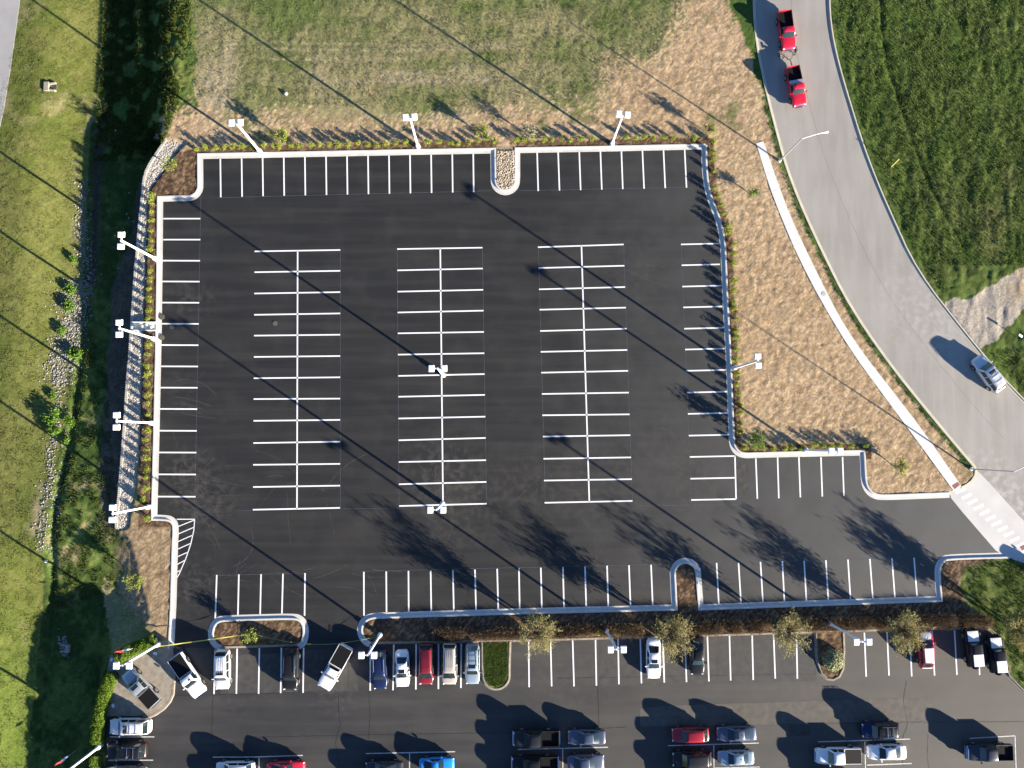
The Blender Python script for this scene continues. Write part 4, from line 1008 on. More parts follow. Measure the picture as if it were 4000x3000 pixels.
def row(T, pts, lab, frm, group, start=0, **k):
    for i, q in enumerate(pts):
        shrub(*T(*q), f'{lab}, {ORD[start + i]} shrub from {frm}', group, **k)
top1 = [T1(x, y) for x, y in ((1278, 962), (1338, 958), (1397, 960), (1458, 955), (1520, 952), (1573, 950), (1630, 957))] + [T2(x, y) for x, y in ((57, 950), (112, 945), (155, 950), (232, 945), (287, 950), (357, 940), (422, 942), (480, 937), (547, 940), (600, 942), (670, 935), (727, 940), (785, 942), (845, 938), (908, 930), (970, 930), (1113, 932), (1190, 932), (1263, 930), (1320, 935), (1380, 925), (1433, 912), (1497, 910), (1553, 912))]
row(lambda x, y: (x, y), top1, 'lime shrub in the top bed before the rocky island', 'the left', 'lime shrubs in the top kerb bed')
row(T3, ((28, 915), (78, 912), (130, 905), (203, 908), (262, 907), (323, 907), (380, 907), (445, 902), (527, 905), (740, 900), (795, 895), (858, 893), (917, 898), (983, 898), (1043, 897), (1178, 893)), 'lime shrub in the top bed beyond the rocky island', 'the left', 'lime shrubs in the top kerb bed')
east = [T3(x, y) for x, y in ((1298, 920), (1300, 985), (1302, 1040), (1308, 1105), (1310, 1225), (1332, 1275), (1350, 1328), (1370, 1390), (1392, 1457), (1402, 1505), (1432, 1580), (1428, 1640))] + [T7(x, y) for x, y in ((1430, 38), (1427, 162), (1430, 228), (1432, 292), (1437, 350), (1448, 410), (1452, 480), (1450, 525), (1448, 600), (1450, 670), (1458, 772), (1462, 833), (1465, 895), (1475, 960), (1477, 1015), (1480, 1082), (1480, 1130))]
row(lambda x, y: (x, y), east, 'lime shrub in the long east kerb bed', 'the top', 'lime shrubs in the east kerb bed', sc=1.05)
row(lambda x, y: (x, y), [T7(1508, 1235), T7(1565, 1245), T7(1620, 1240)] + [T8(x, y) for x, y in ((38, 1245), (100, 1240), (158, 1235), (215, 1240), (293, 1230), (347, 1233), (405, 1233), (457, 1228), (533, 1228), (628, 1230))], 'lime shrub above the lower right stalls', 'the left', 'lime shrubs above the lower right stalls', sc=1.05)
row(T1, ((985, 1265), (985, 1312), (982, 1368), (980, 1430), (980, 1495), (978, 1555), (977, 1618)), 'round lime shrub, west bed above the first lamp', 'the top', 'lime shrubs in the west kerb bed')
row(T5, ((978, 97), (972, 160), (970, 220), (968, 288), (972, 352), (968, 410)), 'round lime shrub, west bed just above the spillway', 'the top', 'lime shrubs in the west kerb bed')
row(T5, ((972, 570), (962, 637), (958, 707), (960, 770), (962, 832), (962, 897), (960, 957), (960, 1020)), 'round lime shrub, west bed between spillway and lamp', 'the top', 'lime shrubs in the west kerb bed')
row(T5, ((965, 1130), (950, 1190), (958, 1257), (957, 1312), (955, 1382), (952, 1437), (948, 1505), (940, 1575), (955, 1695)), 'round lime shrub, lower west bed below the lamp', 'the top', 'lime shrubs in the west kerb bed')
for q, ms, lb in (((370, 775), SHR2, 'rust-brown clump right of the first leafy tree in the long planted strip'), ((548, 775), SHR, 'yellow-green shrub just left of the slim lamp in the long planted strip'), ((685, 782), SHR2, 'round orange-brown shrub just right of the slim lamp'), ((757, 762), SHR3, 'small yellow shrub between two orange-brown ones behind the white sedan'), ((840, 770), SHR2, 'orange-brown shrub behind the tail of the white sedan'),
                  ((1290, 750), SHR2, 'rust-brown shrub right of the black sedan in the planted strip'), ((1475, 750), SHR2, 'rust-brown shrub left of the third leafy tree in the planted strip'), ((1560, 748), SHR3, 'olive shrub beside the third leafy tree')):
    shrub(*T11(*q), lb, 'shrubs in the long planted strip', meshes=ms, sc=1.0)
for q, ms, lb in (((1530, 808), SHR2, 'low rust-brown shrub left of the first leafy tree'), ((1590, 800), SHR3, 'olive-yellow shrub touching the first leafy tree')):
    shrub(*T10(*q), lb, 'shrubs in the long planted strip', meshes=ms, sc=1.0)
for q, lb in (((270, 732), 'orange-brown shrub left of the slim lamp above the mulch island'), ((350, 735), 'rusty shrub touching the slim lamp above the mulch island')):
    shrub(*T12(*q), lb, 'shrubs in the long planted strip', meshes=SHR2, sc=1.1)
for q, sc_, lb in (((290, 1009), .7, 'green bush at the creek edge, uppermost of the bushes there'), ((283, 1136), .9, 'spreading green bush where the grey creek stones begin'), ((277, 1202), .95, 'wide green bush beside the upper stones of the creek'), ((250, 1295), .75, 'green bush on the grass side of the creek stones'), ((307, 1386), 1.1, 'green bush on the shaded side of the creek stones'),
                   ((211, 1548), .6, 'tiny green bush on the grass left of the creek'), ((217, 1625), 1.25, 'largest green bush of the creek bank'), ((222, 1680), .9, 'green bush touching the largest creek bush from below'), ((274, 1639), .9, 'green bush right of the largest creek bush'), ((262, 1717), .7, 'small green bush below the largest creek bush')):
    p = on_ground(*q); o = link('creek_bush', random.choice(WEED)); o.location = p - Vector((0, 0, .05)); o.scale = (sc_,) * 3; o.rotation_euler = (0, 0, random.random() * 6)
    tag(o, lb, 'bush', 'green bushes along the creek')
p = W(3258, 2580, .6); o = link('ornamental_grass', shrub_mesh('ornamental_grass', 1.35, 1.2, 2600, PALE, .26, 140, True)); o.location = (p.x, p.y, .05)
tag(o, 'large pale feathery grass clump filling the small mulch island', 'grass clump')

def tube(mb, pts, r0, r1, n=5):
    rings = []
    for i, p in enumerate(pts):
        a = pts[max(0, i - 1)]; b = pts[min(len(pts) - 1, i + 1)]; d = (b - a).normalized(); u = d.orthogonal().normalized(); w = d.cross(u)
        r = r0 + (r1 - r0) * i / (len(pts) - 1)
        rings.append([p + u * (r * math.cos(2 * PI * k / n)) + w * (r * math.sin(2 * PI * k / n)) for k in range(n)])
    mb.loft(rings)

def tree(name, px, py, h, spread, nl, m, seed, label, group=None, stems=2, droop=.35, leaf=.16, nleaf=3000, twigs=9, z=None, lean=(0, 0), cat='tree'):
    rd = random.Random(seed); rg = np.random.default_rng(seed)
    p = W(px, py, 0); zz = ground_z(p.x, p.y) if z is None else z
    rt = empty(name, (p.x, p.y, zz), 0, label, cat, group); cat_vase = name == 'olive_tree'
    tr = MB(); cr = MB() if cat_vase else tr; tips = []
    for s in range(stems):
        a0 = 2 * PI * s / stems + rd.random(); off = .12 if stems > 1 else 0
        base = Vector((off * math.cos(a0), off * math.sin(a0), -.1))
        top = Vector((math.cos(a0) * spread * .18 + lean[0], math.sin(a0) * spread * .18 + lean[1], h * .45))
        pts = [base.lerp(top, k / 5) + Vector((rd.uniform(-.04, .04), rd.uniform(-.04, .04), 0)) for k in range(6)]
        tube(tr, pts, .045 + h * .010, .03 + h * .004, 8)
        for l in range(nl // stems):
            f = rd.uniform(.30, 1.) if cat_vase else rd.uniform(.35, 1.); st = base.lerp(top, f)
            a = rd.random() * 2 * PI; rad = spread * rd.uniform(.45, 1.); zz_ = h * (rd.uniform(.5, 1.) if cat_vase else rd.uniform(.62, 1.)); rad *= (.55 + .45 * (zz_ / h)) if cat_vase else 1
            end = Vector((lean[0] + rad * math.cos(a), lean[1] + rad * math.sin(a), zz_ - droop * rad * .5))
            mid = st.lerp(end, .5) + Vector((0, 0, h * .12))
            lp = [(st * (1 - k) * (1 - k) + mid * 2 * k * (1 - k) + end * k * k) for k in [i / 6 for i in range(7)]]
            tube(tr, lp, .035, .010, 5)
            for w_ in range(twigs):
                k = rd.uniform(.3, 1.); q = st * (1 - k) * (1 - k) + mid * 2 * k * (1 - k) + end * k * k
                d = Vector((q.x - lean[0], q.y - lean[1], 0)); d = d.normalized() if d.length > .01 else Vector((1, 0, 0))
                d = (d + Vector((rd.gauss(0, .55), rd.gauss(0, .55), rd.uniform(-.1, .9)))).normalized()
                ln_ = rd.uniform(.4, .9) * (.5 + h / 8)
                e1 = q + d * ln_ * .55; e2 = e1 + (d + Vector((0, 0, -droop * 1.6))).normalized() * ln_ * .5
                tube(cr, [q, e1, e2], .012, .006, 3)
                for u_ in (.2, .5, .75, 1.): tips.append(q.lerp(e2, u_) + Vector((rd.gauss(0, .05), rd.gauss(0, .05), rd.gauss(0, .05))))
    tr.build('trunk', BARK, rt, smooth=True)
    tips = np.array(tips); idx = rg.integers(0, len(tips), nleaf)
    c = tips[idx] + rg.normal(size=(nleaf, 3)) * .10
    V, Fc = leaf_quads(c, leaf, rg)
    crown = link('crown', mesh_np('crown', V, Fc, m), rt)
    if cat_vase: tag(cr.build('twigs', mat('twig_bark', (.26, .22, .11), rough=.9), crown), kind='stuff')
    return rt
g = 'olive trees in the long planted strip'
tree('olive_tree', 2093, 2442, 6.6, 2.9, 56, OLIVE, 1, 'wispy straw-coloured tree, leftmost in the long planted strip', g, nleaf=2500, droop=.5)
tree('olive_tree', 2598, 2452, 6.5, 2.7, 64, OLIVE, 2, 'olive-green tree overhanging the white sedan in the planted strip', g, nleaf=2500, droop=.5)
tree('olive_tree', 3043, 2442, 6.3, 2.6, 58, OLIVE, 3, 'hazy olive tree left of the slim lamp above the mulch island', g, nleaf=2100, droop=.45)
tree('olive_tree', 3476, 2443, 6.4, 2.7, 64, OLIVE, 4, 'dense olive tree overhanging the red car with white film', g, nleaf=3000, droop=.5)
tree('olive_tree', 3925, 2430, 6.2, 3.1, 66, OLIVE, 5, 'broad olive tree at the right edge above the black off-roaders', g, nleaf=7000, droop=.4)
tree('sapling', 678, 662, 1.9, .65, 14, LIME, 6, 'yellow-green sapling in the mulch corner inside the curved stone strip', None, 1, .1, .16, 420, 5)
tree('sapling', 1110, 545, 2.2, .7, 16, LIME, 7, 'lime-green sapling standing behind the top bed, left of the middle lamp', None, 1, .1, .17, 520, 5)
tree('sapling', 1882, 527, 2.0, .65, 16, LIME, 8, 'lime-green sapling behind the top bed just left of the rocky island', None, 1, .1, .16, 480, 5)
tree('sapling', 2068, 535, 2.3, .75, 16, PALE, 9, 'pale thin sapling behind the top bed just right of the rocky island', None, 1, .1, .13, 380, 5)
tree('sapling', 2758, 520, 2.2, .65, 16, LIME, 10, 'lime sapling at the top right corner of the lot', None, 1, .1, .16, 450, 5)
tree('sapling', 2932, 1718, 2.6, .85, 20, GREEN, 11, 'green sapling at the lower end of the east bed', None, 1, .1, .17, 800, 6)
tree('sapling', 3495, 1822, 1.9, .7, 16, LIME, 12, 'lime-green sapling alone on straw between the lot and the sidewalk', None, 1, .1, .16, 560, 5)
tree('sapling', 545, 2262, 2.2, .95, 20, LIME, 13, 'wide yellow-green sapling on the straw slope at lower left', None, 1, .1, .17, 800, 6)
tree('sapling', 993, 2478, 2.1, .65, 18, LIME, 14, 'bright lime sapling in the small median, tied to the yellow tape', None, 1, .1, .17, 620, 6)
tree('sapling', 2930, 760, 1.2, .55, 12, GREEN, 15, 'small dark green bushy plant on straw left of the sidewalk', None, 1, .1, .15, 380, 5, cat='plant')

def blade_patch(name, polyf, n, m, hmin, hmax, label=None, seed=3, wd=.03):
    rg = np.random.default_rng(seed); pts = polyf(rg, n)
    V = []; 
    k = len(pts); a = rg.random(k) * 2 * PI; hh = hmin + (hmax - hmin) * rg.random(k); ln = rg.normal(size=(k, 2)) * .35 * hh[:, None]
    w = np.stack([np.cos(a), np.sin(a), 0 * a], 1) * wd
    tip = pts + np.concatenate([ln, hh[:, None]], 1); mid = pts + np.concatenate([ln * .4, hh[:, None] * .55], 1)
    V = np.stack([pts - w, pts + w, mid + w * .8, mid - w * .8, tip - w * .15, tip + w * .15], 1).reshape(-1, 3)
    b = np.arange(k)[:, None] * 6
    Fc = np.concatenate([b + np.array([0, 1, 2, 3]), b + np.array([3, 2, 5, 4])], 0)
    return tag(link(name, mesh_np(name, V, Fc, m)), kind='stuff')
def in_poly(poly, dens=None):
    P2 = np.array([W(x, y).to_2d() for x, y in poly]); lo = P2.min(0); hi = P2.max(0)
    def f(rg, n):
        q = lo + (hi - lo) * rg.random((n, 2)); u, v = project(q[:, 0], q[:, 1], np.zeros(n))
        k = inside(u, v, poly)
        if dens is not None: k &= dens(q[:, 0], q[:, 1], u, v, rg)
        q = q[k]; z = GZ(q[:, 0], q[:, 1])
        return np.concatenate([q, z[:, None] - .02], 1)
    return f
clump = lambda lo_, sc_, sd: (lambda x, y, u, v, rg: vnoise(x * sc_, y * sc_, sd) > lo_)
GR1 = leaf_mat('meadow_blades', (.045, .08, .012), (.12, .135, .035))
GR2 = leaf_mat('lawn_blades', (.09, .118, .024), (.18, .18, .056))
blade_patch('meadow_grass', in_poly(ROAD_R[3:-4] + [(4300, 1700), (4300, -60), (3250, -60)], lambda x, y, u, v, rg: (vnoise(x * .9, y * .35, 5) * .6 + rg.random(len(x)) * .8 > .55) & (dist_line(u, v, ROAD_R) > 24) & ~((u > 3690) & (v > 1040) & (v < 1370))), 150000, leaf_mat('east_blades', (.065, .11, .018), (.185, .225, .06)), .08, .26, seed=4, wd=.035)
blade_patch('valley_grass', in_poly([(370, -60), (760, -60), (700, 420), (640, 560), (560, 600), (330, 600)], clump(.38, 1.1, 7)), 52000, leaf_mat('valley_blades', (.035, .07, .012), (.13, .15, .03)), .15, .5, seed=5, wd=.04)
blade_patch('valley_grass', in_poly([(270, 1300), (380, 1300), (450, 2000), (430, 2300), (180, 2420), (200, 2000)], clump(.48, 1.2, 8)), 26000, GR1, .08, .28, seed=6, wd=.035)
blade_patch('lawn_grass', in_poly([(-60, 500), (90, -60), (380, -60), (380, 400), (300, 800), (270, 1150), (210, 1600), (150, 2200), (100, 2700), (90, 3100), (-60, 3100)], clump(.45, 1.4, 9)), 90000, GR2, .04, .12, seed=7, wd=.04)
blade_patch('field_grass', in_poly([(700, -60), (2700, -60), (2560, 220), (2250, 400), (1500, 430), (760, 380)], lambda x, y, u, v, rg: vnoise(x * .5, y * 1.1, 12) * .6 + rg.random(len(x)) * .9 > .75), 100000, leaf_mat('field_blades', (.12, .16, .045), (.27, .25, .11)), .04, .15, seed=8, wd=.035)
blade_patch('ornamental_grasses', in_poly([(1700, 2460), (2700, 2434), (3440, 2412), (3860, 2402), (3860, 2438), (3440, 2449), (2700, 2471), (1700, 2493)], clump(.34, .8, 10)), 170000, STRAWG, .55, 1.15, seed=9, wd=.028)
blade_patch('corner_grass', in_poly([(3780, 2220), (3840, 2200), (4150, 2190), (4200, 2700), (3990, 2660), (3940, 2540), (3860, 2440), (3790, 2350)], clump(.35, 1.2, 11)), 14000, GR1, .08, .26, seed=10, wd=.035)
blade_patch('island_grass', in_poly([(1890, 2512), (1894, 2640), (1910, 2675), (1938, 2684), (1968, 2672), (1982, 2640), (1985, 2512)]), 9000, leaf_mat('island_blades', (.08, .14, .02), (.18, .23, .05)), .06, .14, seed=12, wd=.03)
fr = [(x + 24, y) for x, y in ROAD_L[::-1] if y > 400]
blade_patch('roadside_grass', in_poly([(x - 3, y) for x, y in ROAD_L if y > 380] + [(x - 17, y + 6) for x, y in ROAD_L[::-1] if y > 380], clump(.3, 1., 14)), 60000, GR1, .08, .22, seed=13, wd=.035)

def hedge(line, w, h, label, seed):
    rg = np.random.default_rng(seed); P_ = [W(x, y, h * .8) for x, y in line]; L_ = [0]
    for a, b in zip(P_[:-1], P_[1:]): L_.append(L_[-1] + (b - a).length)
    base = P_[0].copy(); rt = empty('hedge', (base.x, base.y, 0), 0, label, 'hedge', 'clipped hedge round the display pad')
    def at(s):
        for i in range(len(P_) - 1):
            if s <= L_[i + 1] or i == len(P_) - 2:
                f = (s - L_[i]) / (L_[i + 1] - L_[i]); d = (P_[i + 1] - P_[i]).normalized(); return P_[i].lerp(P_[i + 1], f), Vector((-d.y, d.x, 0))
    core = MB(); rings = []; n = max(6, int(L_[-1] / .35))
    prof = [(-.44, -.3), (-.46, .5), (-.42, .8), (-.25, .93), (0, .96), (.25, .93), (.42, .8), (.46, .5), (.44, -.3)]
    for i in range(n + 1):
        c, nn = at(L_[-1] * i / n); rr = []
        zg = min(ground_z(c.x, c.y), 0.)
        for o, z in prof:
            k = 1 + rg.normal() * .05; en = .3 if i in (0, n) else 1
            q = c + nn * (o * w * k * en); rr.append((q.x - base.x, q.y - base.y, (z * .88 * h * k) if z > 0 else zg - .4))
        rings.append(rr)
    core.loft(rings).build('branch_core', mat('hedge_core', (.03, .05, .012), rough=1.), rt)
    N_ = int(L_[-1] * w * 650); cs = []
    for _ in range(N_):
        c, nn = at(rg.random() * L_[-1]); t_ = rg.random() * PI
        o = -math.cos(t_) * .5 * w; z = h * (.35 + .65 * abs(math.sin(t_)) ** .5)
        b_ = vnoise(np.array([c.x * 2.2 + o * 2]), np.array([c.y * 2.2 + o]), 3)[0]
        cs.append((c.x + nn.x * o - base.x + rg.normal() * .04, c.y + nn.y * o - base.y + rg.normal() * .04, z + (b_ - .5) * .25 + rg.normal() * .04))
    V, Fc = leaf_quads(np.array(cs), .13, rg)
    link('foliage', mesh_np('foliage', V, Fc, HEDGE), rt)
hedge([(606, 2502), (575, 2516), (535, 2530), (495, 2548), (452, 2578)], 1.55, 1.25, 'upper clipped hedge between the shaded lawn and the display pad', 1)
hedge([(442, 2632), (420, 2668), (403, 2720), (388, 2780), (378, 2840), (374, 2905)], 1.5, 1.25, 'middle clipped hedge curving down the left side of the pad and white suv', 2)
hedge([(369, 2955), (366, 3000), (364, 3090), (362, 3250), (360, 3420)], 1.2, 1.2, 'lower hedge left of the silver suv at the bottom edge', 3)

# ------------------------------------------------------------------ stones, retaining wall
def rock_template(rg):
    ph = (1 + 5 ** .5) / 2
    v = np.array([(-1, ph, 0), (1, ph, 0), (-1, -ph, 0), (1, -ph, 0), (0, -1, ph), (0, 1, ph), (0, -1, -ph), (0, 1, -ph), (ph, 0, -1), (ph, 0, 1), (-ph, 0, -1), (-ph, 0, 1)]) / 1.9
    f = np.array([(0, 11, 5), (0, 5, 1), (0, 1, 7), (0, 7, 10), (0, 10, 11), (1, 5, 9), (5, 11, 4), (11, 10, 2), (10, 7, 6), (7, 1, 8), (3, 9, 4), (3, 4, 2), (3, 2, 6), (3, 6, 8), (3, 8, 9), (4, 9, 5), (2, 4, 11), (6, 2, 10), (8, 6, 7), (9, 8, 1)])
    return v, f
def stones(name, pts, smin, smax, m, seed, flat=.6, kind='stuff'):
    rg = np.random.default_rng(seed); v, f = rock_template(rg); n = len(pts)
    s = smin + (smax - smin) * rg.random(n) ** 1.5
    A = rg.random(n) * 2 * PI; ca, sa = np.cos(A), np.sin(A)
    vv = v[None] * (1 + rg.normal(size=(n, 12, 1)) * .18) * np.stack([s, s * (.6 + .4 * rg.random(n)), s * flat], 1)[:, None, :]
    x = vv[..., 0] * ca[:, None] - vv[..., 1] * sa[:, None]; y = vv[..., 0] * sa[:, None] + vv[..., 1] * ca[:, None]
    V = np.stack([x, y, vv[..., 2]], -1) + pts[:, None, :]
    Fc = (f[None] + (np.arange(n) * 12)[:, None, None]).reshape(-1, 3)
    return tag(link(name, mesh_np(name, V.reshape(-1, 3), Fc, m)), kind=kind)
STONE = leaf_mat('creek_stone', (.11, .105, .10), (.30, .285, .26))
STONE2 = leaf_mat('tan_stone', (.26, .205, .14), (.44, .36, .26))
STONE3 = leaf_mat('strip_stone', (.30, .275, .235), (.40, .37, .32))
for s_ in (STONE, STONE2, STONE3):
    for n_ in s_.node_tree.nodes:
        if n_.type == 'MIX_SHADER': n_.inputs[0].default_value = 0
def near_line(line, wd, z=0):
    Pt = [on_ground(x, y) for x, y in line]
    def f(rg, n):
        out = []
        L_ = [(b - a).length for a, b in zip(Pt[:-1], Pt[1:])]; pr = np.array(L_) / sum(L_)
        ks = rg.choice(len(L_), n, p=pr)
        for k in ks:
            t_ = rg.random(); q = Pt[k].lerp(Pt[k + 1], t_); d = (Pt[k + 1] - Pt[k]).normalized()
            o = rg.normal() * wd * .5; out.append((q.x - d.y * o, q.y + d.x * o))
        q = np.array(out); z_ = GZ(q[:, 0], q[:, 1])
        return np.concatenate([q, z_[:, None]], 1)
    return f
rg = np.random.default_rng(5)
pts = np.concatenate([near_line([(292, 1090), (275, 1180), (268, 1250), (270, 1320), (240, 1380), (228, 1450), (220, 1500)], 1.9)(rg, 1500), near_line([(325, 700), (322, 900), (330, 1000), (345, 1100), (325, 1200), (318, 1300), (290, 1400), (270, 1450)], 1.1)(rg, 900),
                      near_line([(225, 1500), (235, 1560), (215, 1590), (210, 1700), (198, 1760), (195, 1850), (180, 1950), (165, 2060), (160, 2150)], .9)(rg, 620), near_line([(290, 1600), (262, 1730), (230, 1950), (215, 2080), (205, 2180)], .6)(rg, 160)])
stones('creek_stones', pts, .06, .17, STONE, 3)
pts = near_line([(235, 2528), (265, 2520)], 1.3)(rg, 60)
stones('culvert_stones', pts, .1, .25, STONE, 4)
pts = near_line([(430, 20), (436, 200), (440, 330), (437, 370), (420, 450), (412, 560), (440, 640), (480, 700), (500, 830), (450, 1000), (360, 1080)], 1.6)(rg, 46)
stones('scattered_stones', pts, .04, .12, mat('white_stone', (.6, .6, .6), rough=.8), 6)
def flat_pts(poly, n, z):
    f = in_poly(poly)
    def g_(rg):
        P2 = np.array([W(x, y).to_2d() for x, y in poly]); lo = P2.min(0); hi = P2.max(0); q = lo + (hi - lo) * rg.random((n, 2))
        u, v = project(q[:, 0], q[:, 1], np.zeros(n)); q = q[inside(u, v, poly)]
        return np.concatenate([q, np.full((len(q), 1), z)], 1)
    return g_
stones('island_rocks', flat_pts([(1941, 590), (2007, 590), (2007, 715), (2000, 728), (1986, 738), (1974, 740), (1958, 736), (1946, 724), (1941, 708)], 1500, .10)(rg), .08, .19, STONE2, 8, flat=.5)
STRIP = WALL + STRIP_R[::-1]
sheet('stone_strip', [(x + (3 if i < len(WALL) else 0), y) for i, (x, y) in enumerate(STRIP)], -.02, mat('strip_gravel', (.34, .315, .27), rough=.95, var=.25, scale=6, bump=.03, bscale=9))
strip_pts = flat_pts(STRIP, 26000, -.008)(rg)
_u, _v = project(strip_pts[:, 0], strip_pts[:, 1], np.zeros(len(strip_pts)))
strip_pts = strip_pts[~((_u > 500) & (_v > 1256) & (_v < 1294))]
stones('strip_stones', strip_pts, .08, .19, STONE3, 9, flat=.045)

def retaining_wall():
    pts = [W(x, y, 0) for x, y in WALL]; base = pts[0]
    rt = empty('retaining_wall', (base.x, base.y, 0), 0, 'long pale block retaining wall with a scalloped cap edge above the shaded creek', 'retaining wall')
    wl = MB(); rings = []
    for i, p in enumerate(pts):
        a = pts[max(0, i - 1)]; b = pts[min(len(pts) - 1, i + 1)]; d = (b - a).normalized(); nn = Vector((-d.y, d.x, 0))
        u, v = project(np.array([p.x]), np.array([p.y]), np.array([0.])); zb = -float(drop(v[0])) - .6
        inn = 1 if nn.x > 0 else -1
        rings.append([(p.x + nn.x * inn * o - base.x, p.y + nn.y * inn * o - base.y, z) for o, z in ((.02, -.06), (.02, zb), (.34, zb), (.34, -.06))])
    wl.loft(rings).build('wall_face', mat('wall_block', (.42, .38, .31), rough=.95, var=.3, scale=4, bump=.04, bscale=5), rt)
    cap = MB(); acc = 0.
    for a, b in zip(pts[:-1], pts[1:]):
        d = (b - a); L_ = d.length; dn_ = d.normalized(); ang = math.atan2(dn_.y, dn_.x); nn = Vector((-dn_.y, dn_.x, 0)); inn = 1 if nn.x > 0 else -1
        while acc < L_:
            c = a + dn_ * acc + nn * inn * .13
            v = []
            for k in range(9):
                t_ = -PI / 2 + PI * k / 8
                v.append((math.sin(t_) * .125, -inn * math.cos(t_) * .15))
            v += [(.122, inn * .2), (-.122, inn * .2)]
            R2 = Matrix.Rotation(ang, 2)
            vv = [R2 @ Vector(q) for q in v]; zt = .06 + random.uniform(0, .015)
            cap.loft([[(c.x + q.x - base.x, c.y + q.y - base.y, -.08) for q in vv], [(c.x + q.x - base.x, c.y + q.y - base.y, zt) for q in vv]])
            acc += .255
        acc -= L_
    cap.build('wall_cap', mat('cap_block', (.44, .41, .355), rough=.9, var=.2, scale=3), rt)
retaining_wall()
# ------------------------------------------------------------------ small things
def spillway():
    q = lambda x, y: (440 + x / 7.373, 1180 + y / 7.373)
    a = W(*q(1270, 580)); b = W(*q(1270, 830)); c = W(*q(500, 580)); d = W(*q(500, 830))
    rt = empty('concrete_spillway', (a.x, a.y, 0), 0, 'pale concrete spillway with baffle blocks running from kerb to wall edge', 'spillway')
    def loc(x, y, z): w = W(*q(x, y)); return (w.x - a.x, w.y - a.y, z)
    m = mat('spillway_concrete', (.62, .63, .58), rough=.8, var=.1, scale=1.5)
    def prism(nm, pts, z0, z1): MB().loft([[loc(x, y, z0) for x, y in pts], [loc(x, y, z1) for x, y in pts]]).build(nm, m, rt)
    prism('channel_floor', [(1280, 600), (1280, 815), (520, 815), (520, 600)], -.1, .10)
    prism('side_wall', [(1280, 575), (1280, 606), (610, 606), (560, 590), (610, 575)], -.1, .42)
    prism('side_wall', [(1280, 812), (1280, 835), (590, 835), (590, 812)], -.1, .42)
    for x, y in ((880, 720), (1010, 660), (1145, 745), (590, 745)):
        prism('baffle_block', [(x - 24, y - 38), (x + 24, y - 38), (x + 24, y + 38), (x - 24, y + 38)], .10, .40)
spillway()
IRON = mat('cast_iron', (.085, .078, .06), rough=.8, var=.3, scale=12, bump=.01, bscale=40)
def cover(px, py, r, label, z=.02, m=IRON, ribs=True):
    p = W(px, py); rt = empty('manhole_cover', (p.x, p.y, z), 0, label, 'manhole cover')
    MB().cyl((0, 0, -.05), (0, 0, .012), r, n=28).build('frame', m, rt)
    MB().cyl((0, 0, .012), (0, 0, .018), r * .82, n=28).build('lid', m, rt)
    if ribs:
        mb = MB()
        for k in range(-3, 4): mb.box((k * r * .2, 0, .024), (r * .08, r * 1.2, .012))
        mb.build('grating', mat('iron_ribs', (.16, .15, .12), rough=.7), rt)
cover(632, 1238, .37, 'round iron grate on the west kerb, upper one beside the spillway', z=.10)
cover(632, 1318, .37, 'round iron grate on the west kerb, lower one beside the lamp post', z=.10)
cover(1074, 1263, .33, 'round iron manhole lid inside the left stall block')
cover(670, 1277, .28, 'faint grey round lid in the stall just right of the spillway', m=mat('tar_iron', (.05, .05, .048), rough=.8), ribs=False)
cover(3215, 1148, .30, 'round grey lid set in the pale sidewalk', z=.137, m=mat('grey_iron', (.42, .40, .37), rough=.8), ribs=False)
def grate():
    p = W(693, 2541); rt = empty('drain_grate', (p.x, p.y, .012), 0, 'rectangular black slotted drain behind the slanted white pickup', 'drain grate')
    MB().box((0, 0, 0), (1.15, .75, .03)).build('frame', mat('grate_frame', (.10, .10, .10), rough=.6), rt)
    for k in range(-5, 6): MB().box((k * .095, 0, .02), (.05, .62, .02)).build('bar', TRIM, rt)
grate()
def culvert(px, py, rz, label, sc=1.):
    p = on_ground(px, py); rt = empty('culvert_headwall', (p.x, p.y, p.z - .05), rz, label, 'culvert headwall')
    m = mat('culvert_concrete', (.30, .265, .21), rough=.9, var=.2, scale=2)
    MB().box((.55 * sc, 0, .15), (.8 * sc, 1.5 * sc, .5)).build('headwall', m, rt, bevel=.02)
    for s in (1, -1): MB().box((-.35 * sc, s * .58 * sc, .1), (1.1 * sc, .22, .4), rz=-.15 * s, taper=.9).build('wing_wall', m, rt, bevel=.02)
    MB().box((-.3 * sc, 0, -.02), (1.2 * sc, 1.1 * sc, .1)).build('apron', mat('dark_culvert', (.05, .05, .05), rough=.9), rt)
culvert(198, 340, PI, 'tan concrete culvert headwall alone in the bright left lawn', .8)
culvert(255, 2532, -.1, 'grey concrete culvert headwall with stones in the big shadow at lower left', .65)
def marker():
    p = W(3478, 655); rt = empty('marker_post', (p.x, p.y, 0), 0, 'thin yellow marker post leaning in the grass right of the road', 'marker post')
    m = mat('yellow_plastic', (.80, .72, .20), rough=.5)
    MB().cyl((0, 0, 0), (.45, .62, 1.35), .055, n=10).build('post', m, rt); MB().cyl((.45, .62, 1.35), (.455, .627, 1.40), .065, n=10).build('cap', m, rt)
marker()
def guide_sign():
    p = on_ground(3968, 1315); rt = empty('small_sign', tuple(p), -.5, 'small white sign plate tilted in the grass below the gravel entrance', 'sign')
    MB().cyl((0, 0, -.1), (0, 0, .95), .035, n=8).build('post', mat('green_post', (.05, .14, .10), rough=.5), rt)
    MB().box((.02, 0, .95), (.62, .30, .04), ry=.25).build('plate', mat('mint_plate', (.70, .80, .76), rough=.4), rt, bevel=.01)
guide_sign()
